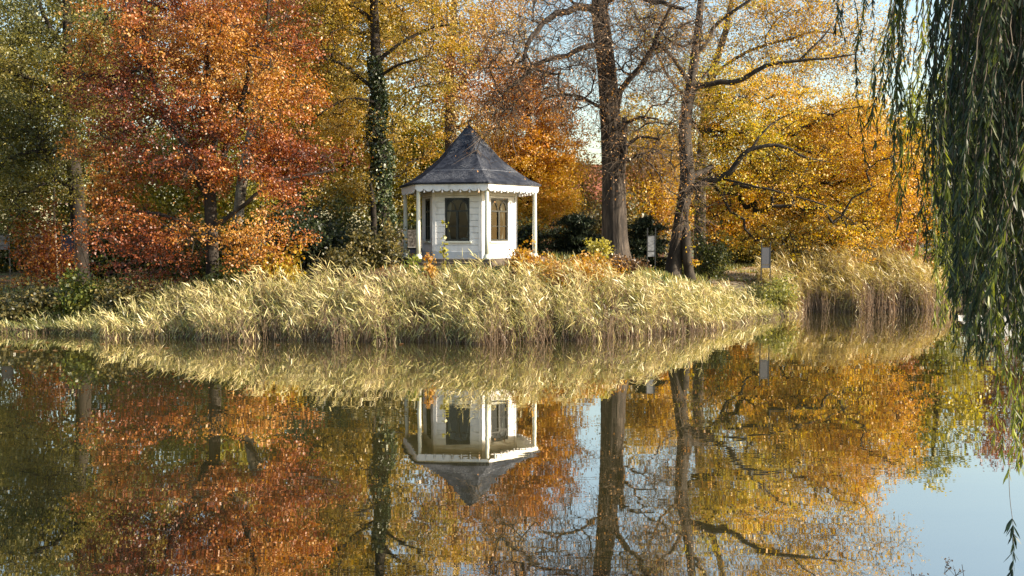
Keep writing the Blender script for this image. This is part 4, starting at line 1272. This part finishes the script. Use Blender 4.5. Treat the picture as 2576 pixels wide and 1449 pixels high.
far_tree('ochre_tree', 'ochre tree behind the right flank of the red beech', 790, 50, [(770, 460, 3.6, 2.6), (840, 320, 3.4, 2.6), (720, 300, 3, 2.6)], 28000, OCHRE, 43, off=2.2)
far_tree('yellow_tree', 'yellow tree between the ivy clad trunk and the summerhouse roof', 1060, 56, [(1050, 460, 3.6, 3.0), (1110, 560, 3.6, 1.6), (1020, 330, 2.6, 2.4)], 27000, YGREEN, 44, off=3.1)
far_tree('golden_tree', 'high golden tree top left of the ivy clad trunk', 850, 60, [(830, 130, 4.6, 4.2), (900, 20, 4, 3), (740, 60, 3.5, 3.4)], 30000, OCHRE, 45, off=4.0, leaf=.22)
far_tree('orange_tree', 'orange tree behind the top of the red beech', 560, 54, [(560, 200, 4.4, 4), (470, 60, 4, 3.4), (640, 60, 3, 3)], 22000, DUSTY, 46, off=.8, leaf=.2)
far_tree('green_tree', 'dull green tree behind the gap between oak and red beech', 290, 50, [(280, 300, 3.4, 4), (240, 130, 3.4, 3.6), (300, 520, 3.2, 2)], 30000, OLIVE, 47, off=2.9)
far_tree('ochre_tree', 'small ochre tree left of the orange beech behind the roof', 1235, 58, [(1225, 400, 2.4, 2.6), (1250, 520, 3, 2)], 15000, OCHRE, 48, off=1.9)
far_tree('brown_tree', 'thin brown pink tree in the gap left of the lime trunk', 1465, 64, [(1450, 450, 1.6, 2.0), (1480, 530, 2.2, 1.2)], 5000, DUSTY, 49, off=.1, n_twig=5, n_att=200)
far_tree('orange_tree', 'orange tree seen between the lime trunk and the twin stemmed beech', 1640, 52, [(1640, 480, 2.0, 2.6), (1620, 560, 2.2, 1.2), (1660, 400, 1.6, 1.6)], 17000, GOLD, 50, off=1.0, leaf=.15)
far_tree('yellow_tree', 'bright yellow tree over the path behind the long low limb', 1842, 55, [(1840, 560, 2.4, 1.7), (1790, 520, 2, 1.4), (1880, 480, 2.6, 1.6)], 26000, [(.5, .28, .03), (.58, .36, .04), (.5, .2, .025)], 51, off=.5, leaf=.16, min_z=2.4)
far_tree('golden_tree', 'golden tree behind the crown of the wide beech', 2010, 58, [(1990, 400, 4, 3), (2130, 360, 3.4, 2.6), (2080, 520, 4, 2)], 28000, GOLD, 52, off=2.4)
far_tree('ochre_tree', 'ochre tree at the right end of the far reeds', 2255, 60, [(2255, 430, 2.8, 3), (2280, 560, 2.6, 2)], 20000, OCHRE, 53, off=1.6)
far_tree('green_tree', 'thin yellow green tree with a dark trunk left of the willow curtain', 2371, 58, [(2375, 400, 2.8, 3.2), (2400, 520, 2.4, 2.0), (2350, 280, 2, 2)], 11000, YGREEN, 54, off=3.3, bark=BARK_DARK, r=.34, n_twig=4)
far_tree('red_tree', 'reddish brown tree beyond the quay behind the willow curtain', 2480, 68, [(2480, 480, 3.4, 3), (2560, 420, 4, 3.4), (2520, 320, 3.5, 2.4)], 15000, [(.18, .06, .04), (.3, .1, .05), (.36, .18, .08)], 55, off=.7, n_twig=4)
far_tree('brown_tree', 'bare brown tree further right beyond the quay', 2680, 66, [(2680, 450, 4, 4), (2760, 350, 4, 3)], 9000, DUSTY, 56, off=1.7, n_twig=4)
far_tree('green_tree', 'green tree outside the left edge of the woodland', -170, 44, [(-170, 300, 5, 5), (-220, 500, 4, 3), (-130, 80, 4, 4)], 22000, OLIVE, 57, off=2)
far_tree('ochre_tree', 'small ochre tree behind the lime and beech stems', 1720, 62, [(1700, 400, 3, 2.6), (1740, 540, 3, 2), (1600, 330, 2, 2)], 13000, OCHRE, 58, off=2.7)

# thin pale birch at the left
tree('birch', 'thin pale sunlit birch stem beside the navy display stand',
     [([(146, 705, 36.6), (143, 660, 36.6), (139, 590, 36.6), (136, 500, 36.6), (140, 400, 36.6), (150, 300, 36.6)], [.05, .045, .04, .032, .02, .008])],
     [(140, 420, 36.6, .9, 1.2), (150, 320, 36.6, .8, .9)], 60, 1800, .09, YGREEN, BARK_PALE, 31, None, (.2, .15), n_twig=2, min_z=3)
# brown stump like stem beside the ivy tree
tree('young_oak', 'short brown stem with few leaves close left of the ivy clad trunk',
     [([(940, 640, 40), (940, 580, 40), (939, 520, 40), (932, 460, 40)], [.15, .14, .12, .05])], [(905, 480, 40, .6, .6), (870, 500, 40, 1.0, .7)], 70, 3200, .11, OCHRE, BARK_DARK, 32, None, (.25, .15), n_twig=3)

# ------------------------------------------------------------------ shrubs along the bank
YELLOW = [(.2, .17, .02), (.38, .28, .03), (.52, .38, .05), (.5, .26, .03)]
OLIVEB = [(.04, .045, .016), (.09, .085, .028), (.17, .14, .045), (.28, .21, .07)]
AMBER = [(.3, .14, .03), (.46, .24, .04), (.54, .34, .06), (.36, .16, .04)]
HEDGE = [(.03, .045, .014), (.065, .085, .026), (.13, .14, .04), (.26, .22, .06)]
GRN = [(.06, .09, .02), (.13, .16, .03), (.24, .24, .05), (.34, .3, .06)]
bush('young_beech', 'thin young beech with red brown leaves before the navy panel', 110, 600, 36, 1.7, 1.1, 4200, .1, COPPER, 60, spread=.22, stems=10)
bush('hazel_shrub', 'yellow green large leaved hazel shrub at the water left of the red beech', 205, 735, 31.3, .95, .75, 3600, .14, GRN, 61, spread=.18)
bush('bramble', 'dark olive bramble at the water at the far left edge', 70, 765, 31.6, 1.5, .6, 4200, .12, OLIVEB, 62)
bush('bramble', 'dark olive bramble between hazel shrub and red beech trunk', 350, 745, 31.2, 1.2, .6, 3600, .11, OLIVEB, 63)
bush('yellow_hazel', 'low yellow leaved shrub right of the red beech trunk', 700, 690, 31.2, .62, .75, 2600, .12, YELLOW, 64, spread=.15)
bush('hazel_shrub', 'dark green leaved shrub at the foot of the red beech trunk', 600, 720, 31.6, .9, .7, 3400, .13, GRN, 65)
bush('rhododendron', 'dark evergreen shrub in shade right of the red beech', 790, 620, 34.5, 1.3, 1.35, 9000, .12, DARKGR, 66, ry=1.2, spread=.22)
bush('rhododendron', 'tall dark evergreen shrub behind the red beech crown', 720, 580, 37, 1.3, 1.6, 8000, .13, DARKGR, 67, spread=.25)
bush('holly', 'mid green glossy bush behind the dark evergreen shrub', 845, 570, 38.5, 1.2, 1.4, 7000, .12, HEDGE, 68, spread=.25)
bush('hydrangea', 'olive brown hydrangea shrub left of the summerhouse columns', 955, 618, 33.0, .85, .75, 4600, .11, OLIVEB, 69, spread=.15)
bush('hydrangea', 'low olive shrub on the bank between reeds and dark evergreen', 880, 665, 32.2, .9, .55, 3400, .10, OLIVEB, 70, spread=.14)
bush('bramble_thicket', 'amber yellow bramble thicket over the reeds right of the summerhouse', 1395, 690, 30.6, 1.35, .55, 6800, .085, AMBER, 71, ry=1.0, spread=.14, stems=22)
bush('maple_shrub', 'orange leaved maple shrub at the right summerhouse column', 1318, 652, 31.6, .55, .5, 1900, .10, AMBER, 72, spread=.12)
bush('bramble_thicket', 'amber bramble in front of the big lime trunk', 1500, 680, 32.0, .8, .45, 2600, .09, AMBER, 73, spread=.13)
bush('redcurrant', 'small yellow green leaved shrub at the left foot of the lime trunk', 1502, 640, 34.6, .5, .6, 900, .11, [(.26, .24, .05), (.45, .4, .08), (.5, .42, .1)], 74, spread=.10)
bush('ivy_mound', 'brown dry undergrowth round the foot of the lime trunk', 1562, 680, 34.2, .8, .45, 2200, .10, [(.06, .035, .02), (.14, .08, .04), (.26, .16, .08)], 75, spread=.14)
bush('holly', 'dark green holly right of the twin stemmed beech', 1782, 650, 41.2, .95, 1.15, 6500, .09, HEDGE, 76, spread=.16)
bush('dogwood', 'reddish brown shrub at the right end of the golden beech', 2280, 640, 43.5, 1.1, .8, 3200, .11, [(.14, .05, .03), (.3, .12, .05), (.42, .2, .07)], 77)
bush('elder', 'leafy pale green shrub behind the right end of the far reeds', 2365, 640, 44.0, .9, .8, 2600, .12, GRN, 78)
bush('nettle_patch', 'fresh green weeds between the two reed beds below the path stand', 1945, 738, 36.3, 1.1, .5, 4200, .09, [(.14, .16, .04), (.28, .28, .07), (.42, .38, .12)], 79, spread=.15)
bush('maple_seedling', 'thin maple seedling with yellow green leaves before the front wall', 1117, 612, 31.0, .12, .95, 90, .12, [(.3, .3, .06), (.46, .4, .08)], 80, stems=2, spread=.06)
bush('maple_seedling', 'small orange maple seedling on the bank before the front wall', 1090, 664, 30.6, .3, .5, 340, .12, AMBER, 81, stems=5, spread=.09)
bush('maple_seedling', 'bright green seedling at the foot of the front left column', 1035, 668, 31.0, .26, .42, 260, .11, [(.2, .26, .04), (.36, .38, .06)], 82, stems=5, spread=.08)
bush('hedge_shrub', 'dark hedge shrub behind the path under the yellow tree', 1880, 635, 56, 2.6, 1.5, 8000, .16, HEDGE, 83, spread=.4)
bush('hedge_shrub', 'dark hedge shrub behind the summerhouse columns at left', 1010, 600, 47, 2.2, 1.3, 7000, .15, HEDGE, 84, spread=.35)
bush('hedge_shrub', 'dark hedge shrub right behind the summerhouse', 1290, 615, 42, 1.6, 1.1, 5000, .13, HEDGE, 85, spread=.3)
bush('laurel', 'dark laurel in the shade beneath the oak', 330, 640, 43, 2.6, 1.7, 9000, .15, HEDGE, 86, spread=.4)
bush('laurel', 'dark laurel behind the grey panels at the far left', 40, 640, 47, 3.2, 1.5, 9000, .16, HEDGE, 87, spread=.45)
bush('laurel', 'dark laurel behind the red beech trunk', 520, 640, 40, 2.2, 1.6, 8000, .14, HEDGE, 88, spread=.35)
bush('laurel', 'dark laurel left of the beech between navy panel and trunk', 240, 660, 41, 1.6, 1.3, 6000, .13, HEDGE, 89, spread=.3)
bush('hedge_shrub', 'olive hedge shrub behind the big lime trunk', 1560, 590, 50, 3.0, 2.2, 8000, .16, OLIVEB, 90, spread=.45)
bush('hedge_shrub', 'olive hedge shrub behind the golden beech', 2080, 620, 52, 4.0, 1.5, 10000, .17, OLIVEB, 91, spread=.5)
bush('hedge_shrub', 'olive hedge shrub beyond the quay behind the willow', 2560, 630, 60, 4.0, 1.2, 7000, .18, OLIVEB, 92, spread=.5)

# dark yew with layered sprays
def yew(label, x, y, D, rx, rz, n, seed):
    rng = np.random.default_rng(seed)
    c = P(x, y, D); g = ground(c[0], c[1])
    H = c[2] + rz - g
    root = empty('yew', (c[0], c[1], g - .05)); tag(root, label, 'yew')
    nb_ = 70
    Vs, Fs, k0, pts, dirs = [], [], 0, [], []
    V, F = sweep(np.array([(0, 0, 0), (.05, 0, H * .5), (0, .05, H * .92)]), np.array([.12, .08, .02]), 7); Vs.append(V); Fs.append(F); k0 += len(V)
    for i in range(nb_):
        h = rng.uniform(.08, .95) * H; a = rng.uniform(0, 6.283)
        r = rx * rng.uniform(.5, 1.12) * math.sqrt(max(.1, 1 - (h / H) ** 1.8))
        e = np.array((math.cos(a) * r, math.sin(a) * r * .8, h + rng.uniform(-.05, .25)))
        m_ = e * .55 + np.array((0, 0, h * .45 + .15))
        q, r_ = catmull([(0, 0, h * .85), m_, e], [.03, .02, .006], .15)
        V, F = sweep(q, r_, 4); Vs.append(V); Fs.append(F + k0); k0 += len(V)
        for j in range(1, len(q)):
            for _ in range(4): pts.append(q[j]); dirs.append(q[j] - q[j - 1])
    np_mesh('trunk', np.vstack(Vs), np.vstack(Fs), BARK_DARK, root)
    pts = np.array(pts); dirs = np.array(dirs)
    idx = rng.integers(0, len(pts), n)
    Lp = pts[idx] + rng.normal(size=(n, 3)) * np.array((.16, .16, .05))
    Lp[:, 2] = np.maximum(Lp[:, 2], .05)
    V, F = leaf_quads(Lp, .17, rng, .22, .5, .25)
    np_mesh('crown', V, F, NEEDLE, root, palette(rng.normal(.4, .25, n), [(.008, .014, .008), (.02, .03, .015), (.04, .055, .024), (.08, .09, .04)]))
yew('spreading dark yew between the right column and the lime trunk', 1450, 590, 40.5, 1.8, .75, 24000, 101)
yew('dark yew behind the slim speckled stand right of the lime trunk', 1625, 592, 41.5, 1.25, .8, 18000, 102)
yew('small dark yew behind the right column of the summerhouse', 1330, 610, 41.5, .9, .6, 9000, 103)

# ------------------------------------------------------------------ the willow at the right
def willow():
    rng = np.random.default_rng(404)
    TX, TY = 7.2, 6.6
    g = ground(TX, TY)
    root = empty('weeping_willow', (TX, TY, g - .1))
    tag(root, 'dark weeping willow whose long strands hang into the picture at right', 'tree')
    base = np.array((TX, TY, g - .1))
    lines = [([(TX, TY, g - .1), (TX - .1, TY, 3.0), (TX - .4, TY + .1, 5.5), (TX - .8, TY + .2, 8.5), (TX - 1.2, TY, 10.5)], [.5, .42, .36, .26, .12])]
    for k in range(16):
        a = rng.uniform(0, 6.283) if k > 7 else rng.uniform(2.2, 4.1)
        h = rng.uniform(5, 8.5)
        r = rng.uniform(2.2, 4.4)
        s = np.array((TX - .4, TY + .1, h))
        e = s + np.array((math.cos(a) * r, math.sin(a) * r * .7, rng.uniform(.3, 1.6)))
        mdl = (s + e) / 2 + np.array((0, 0, .7))
        lines.append(([s, mdl, e], [.13, .09, .03]))
    Vs, Fs, k0 = [], [], 0
    for i, (p, r) in enumerate(lines):
        q, rr = catmull(p, r, .3)
        V, F = sweep(q, rr, 12 if i == 0 else 7, .06 if i == 0 else 0, i); Vs.append(V - base); Fs.append(F + k0); k0 += len(V)
    # strands: (x px at mid height, end y px, depth, colour shift)
    S = []
    def edge(x): return np.interp(x, [2330, 2360, 2400, 2440, 2480, 2520, 2560, 2600, 2700], [420, 560, 860, 900, 880, 860, 900, 1000, 1100])
    for k in range(430):
        x = 2345 + 330 * rng.uniform(0, 1) ** .8
        if x < 2410 and rng.uniform() < .35: x += 60
        S.append((x, edge(x) * rng.uniform(.5, 1.03) if x > 2400 else edge(x) * rng.uniform(.55, 1.02), rng.uniform(5.4, 8.2), rng.normal(.35, .2)))
    for k in range(22):                                   # thinner curtain of outer strands
        x = rng.uniform(2180, 2380)
        S.append((x, rng.uniform(.45, 1) * np.interp(x, [2180, 2200, 2260, 2300, 2380], [300, 420, 560, 640, 720]), rng.uniform(7.5, 10), rng.normal(.62, .2)))
    for x, y in ((2102, 95), (2125, 125), (2150, 150), (2168, 128), (2192, 100), (2112, 70), (2182, 330), (2176, 400), (2190, 300), (2240, 210), (2285, 330), (2262, 560), (2240, 480), (2295, 300), (2320, 430), (2268, 400)):
        S.append((x, y, rng.uniform(6.5, 9), rng.normal(.5, .15)))
    for x, y in ((2535, 1190), (2545, 1150), (2560, 1170), (2500, 1120), (2520, 1150), (2552, 1100), (2566, 1140), (2574, 1180)):
        S.append((x, y, rng.uniform(5.4, 6.4), rng.normal(.9, .1)))
    for k in range(24):                                   # strands deep inside the curtain, sunlight put into their paler tint
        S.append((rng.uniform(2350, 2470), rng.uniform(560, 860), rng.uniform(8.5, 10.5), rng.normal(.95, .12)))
    for k in range(60):                                   # outside the frame, towards the trunk
        S.append((rng.uniform(2700, 3400), rng.uniform(600, 1150), rng.uniform(5.2, 8.5), rng.normal(.4, .2)))
    LP, LD, LT, LS = [], [], [], []
    for (x, ye, D, ct) in S:
        e = P(x, ye, D)
        top = rng.uniform(5.8, 7.6)
        sway = rng.normal(0, .10)
        s = np.array((e[0] + rng.uniform(-.05, .45), e[1] + rng.normal(0, .15), top))
        m1 = s * .65 + e * .35 + np.array((sway + .05, 0, 0)); m2 = s * .3 + e * .7 + np.array((sway, 0, 0))
        q, rr = catmull([s, m1, m2, e], [.006, .005, .004, .0015], .12)
        q[1:-1] += rng.normal(0, .012, (len(q) - 2, 3)) * (1, 1, 0)
        V, F = sweep(q, rr, 3); Vs.append(V - base); Fs.append(F + k0); k0 += len(V)
        seglen = np.linalg.norm(np.diff(q, axis=0), axis=1)
        Ltot = seglen.sum(); n = int(Ltot / .018)
        t = np.sort(rng.uniform(.0, 1, n)) ** .9 * (len(q) - 1.001)
        i = t.astype(int); f = (t - i)[:, None]
        LP.append(q[i] * (1 - f) + q[i + 1] * f)
        d = q[i + 1] - q[i]; LD.append(d / np.linalg.norm(d, axis=1, keepdims=True))
        LT.append(np.clip(ct + rng.normal(0, .16, n), 0, 1))
        LS.append(np.full(n, rng.uniform(.07, .105)))
    # the long bare thread with a leafy tip low at the right
    e0, e1 = P(2538, 1180, 6.0), P(2545, 1500, 6.0)
    q, rr = catmull([e0 + (0, 0, 1.2), e0, e0 * .5 + e1 * .5 + (.02, 0, 0), e1], [.003, .0025, .002, .0015], .06)
    V, F = sweep(q, rr, 3); Vs.append(V - base); Fs.append(F + k0); k0 += len(V)
    low = q[q[:, 2] < P(2540, 1290, 6.0)[2]]
    LP.append(np.repeat(low, 6, axis=0)); LD.append(np.tile((0, 0, -1.0), (len(low) * 6, 1))); LT.append(np.full(len(low) * 6, .1)); LS.append(np.full(len(low) * 6, .1))
    np_mesh('trunk', np.vstack(Vs), np.vstack(Fs), BARK_GREY, root, smooth=True)
    p = np.vstack(LP); d = np.vstack(LD); t = np.concatenate(LT); s = np.concatenate(LS)
    n = len(p)
    s = s * rng.uniform(.6, 1.2, n)
    a = rng.uniform(0, 6.283, n)
    out = np.stack([np.cos(a), np.sin(a), 0 * a], 1)
    dd = d * .8 + out * rng.uniform(.15, .75, n)[:, None] + np.array((0, 0, -.35))
    dd /= np.linalg.norm(dd, axis=1, keepdims=True)
    side = np.cross(dd, rand_unit(rng, n)); side /= np.linalg.norm(side, axis=1, keepdims=True) + 1e-9
    nrm = np.cross(dd, side)
    w = s * .062
    ring = []
    q = p.copy()
    for k, ww in enumerate((.12, .9, 1.0, .06)):
        ring += [q - side * (w * ww)[:, None], q + side * (w * ww)[:, None]]
        dd = dd + nrm * .14 + np.array((0, 0, -.16)); dd /= np.linalg.norm(dd, axis=1, keepdims=True)
        q = q + dd * (s / 3)[:, None]
    V = np.stack(ring, 1).reshape(-1, 3) - base
    b_ = (np.arange(n) * 8)[:, None]
    F = np.stack([np.concatenate([b_ + 2 * k, b_ + 2 * k + 1, b_ + 2 * k + 3, b_ + 2 * k + 2], 1) for k in range(3)], 1).reshape(-1, 4)
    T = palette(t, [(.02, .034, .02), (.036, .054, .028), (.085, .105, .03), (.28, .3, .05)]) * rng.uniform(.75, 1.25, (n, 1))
    np_mesh('crown', V, F, WILLOW, root, np.repeat(T, 3, axis=0))
willow()

# dry umbel weeds on the near bank, their heads just in the picture
def weed(px, py, D, seed):
    rng = np.random.default_rng(seed)
    t = P(px, py, D); g = ground(t[0] + .1, D)
    root = empty('dry_weed', (t[0] + .1, D, g)); tag(root, 'thin dry weed stalk with tiny seed heads at the near water edge', 'weed', 'dry weeds on the near bank')
    H = t[2] - g
    V, F = sweep(*catmull([(0, 0, -.1), (.03, 0, H * .5), (-.1, 0, H)], [.006, .004, .002], .2), 4)
    Vs, Fs, k0 = [V], [F], len(V)
    A, B = [], []
    for k in range(9):
        h = H * rng.uniform(.55, .98); a = np.array((.03 - .13 * (h / H) ** 2, 0, h)); e = a + np.array((rng.normal(0, .12), rng.normal(0, .1), rng.uniform(.05, .16)))
        A.append(a); B.append(e)
        for j in range(5):
            A.append(e); B.append(e + np.array((rng.normal(0, .03), rng.normal(0, .03), .04)))
    A, B = np.array(A), np.array(B)
    V, F = frusta(A, B, np.full(len(A), .0018), np.full(len(A), .0012), 3); Vs.append(V); Fs.append(F + k0)
    np_mesh('stalk', np.vstack(Vs), np.vstack(Fs), BARK_DARK, root)
    V, F = leaf_quads(np.repeat(B, 3, axis=0) + rng.normal(0, .006, (len(B) * 3, 3)), .014, rng, .8)
    np_mesh('seed_heads', V, F, LEAF, root, np.full((len(F), 3), (.12, .08, .05)))
weed(2290, 1425, 6.2, 1); weed(2420, 1420, 6.4, 3)

# ------------------------------------------------------------------ fallen leaves and grass
rng = np.random.default_rng(500)
n = 26000
x = rng.uniform(-22, 22, n); s = rng.uniform(1.2, 22, n) ** 1.0; y = shore(x) + s
okp = np.hypot(x - PAV[0], y - PAV[1]) > 3.0
x, y = x[okp], y[okp]; n = len(x)
V, F = leaf_quads(np.stack([x, y, ground(x, y) + .03 + .03 * rng.uniform(size=n)], 1), .11, rng, .7, .7)
o = np_mesh('fallen_leaves', V, F, LEAF, None, palette(rng.uniform(size=n), [(.1, .05, .02), (.24, .12, .04), (.4, .22, .06), (.5, .34, .1)]))
tag(o, 'brown and amber fallen leaves scattered over the bank', 'leaves', None, 'stuff')
n = 24000
x = np.concatenate([rng.uniform(4.5, 22, n // 2), rng.uniform(-20, 22, n // 2)]); y = shore(x) + rng.uniform(1.5, 20, n)
dpath = np.min(np.hypot(x[:, None] - np.array([P(1800, 745, 35.5)[0], P(1835, 722, 38.5)[0], P(1845, 708, 42)[0], P(1862, 700, 45)[0], P(1900, 694, 49)[0]])[None], y[:, None] - np.array([35.5, 38.5, 42, 45, 49])[None]), axis=1)
okp = (np.hypot(x - PAV[0], y - PAV[1]) > 3.1) & (dpath > 1.35)
x, y = x[okp], y[okp]; n = len(x)
h = rng.uniform(.10, .3, n); a = rng.uniform(0, 6.283, n); g = ground(x, y)
B = np.stack([x, y, g], 1); d = np.stack([np.cos(a), np.sin(a), 0 * a], 1)
tip = B + d[:, [1, 0, 2]] * (1, -1, 1) * (h * rng.uniform(.1, .6, n))[:, None] + np.array((0, 0, 1.0)) * h[:, None]
mid = B * .5 + tip * .5 + np.array((0, 0, 1.0)) * (h * .12)[:, None]
V = np.stack([B - d * .02, B + d * .02, mid + d * .012, mid - d * .012], 1)
V2 = np.stack([mid - d * .012, mid + d * .012, tip + d * .002, tip - d * .002], 1)
V = np.concatenate([V, V2], 0).reshape(-1, 3)
t = rng.uniform(size=n)
o = np_mesh('grass', V, np.arange(len(V)).reshape(-1, 4), REED, None, np.tile(palette(t, [(.07, .1, .02), (.16, .2, .04), (.32, .32, .08), (.42, .34, .12)]), (2, 1)))
tag(o, 'rough green and straw grass on the bank around the path', 'grass', None, 'stuff')
# leaves afloat near the left bank
rng = np.random.default_rng(601)
spots = [(42, 884), (58, 886), (66, 882), (88, 884), (105, 881), (140, 883), (158, 874), (166, 877), (80, 868), (200, 871), (20, 872), (120, 862), (260, 866), (420, 876), (700, 868), (1010, 866)]
for i, (px, py) in enumerate(spots):
    v = (724.5 - py) / FPX
    D = CAM_Z / (SP - CP * v) * (CP + SP * v)
    q = P(px, py, D)
    L_ = rng.uniform(.05, .09); n = 9
    vs = [(0, 0, 0)] + [(math.cos(6.283 * k / n) * L_ * (1 + .22 * (k % 2)), math.sin(6.283 * k / n) * L_ * .7 * (1 + .22 * (k % 2)), .008 + .012 * rng.uniform()) for k in range(n)]
    V = np.array(vs); F = [(0, 1 + k, 1 + (k + 1) % n) for k in range(n)]
    o = np_mesh('floating_leaf', V, np.array(F), LEAF, None, np.tile(palette(np.array([rng.uniform()]), [(.2, .09, .04), (.3, .16, .07), (.34, .22, .11)]), (n, 1)))
    o.location = (q[0], q[1], .006); o.rotation_euler = (0, 0, rng.uniform(0, 6.28))
    tag(o, 'orange brown fallen leaf floating on the dark water by the reeds', 'leaf', 'leaves afloat on the pond')
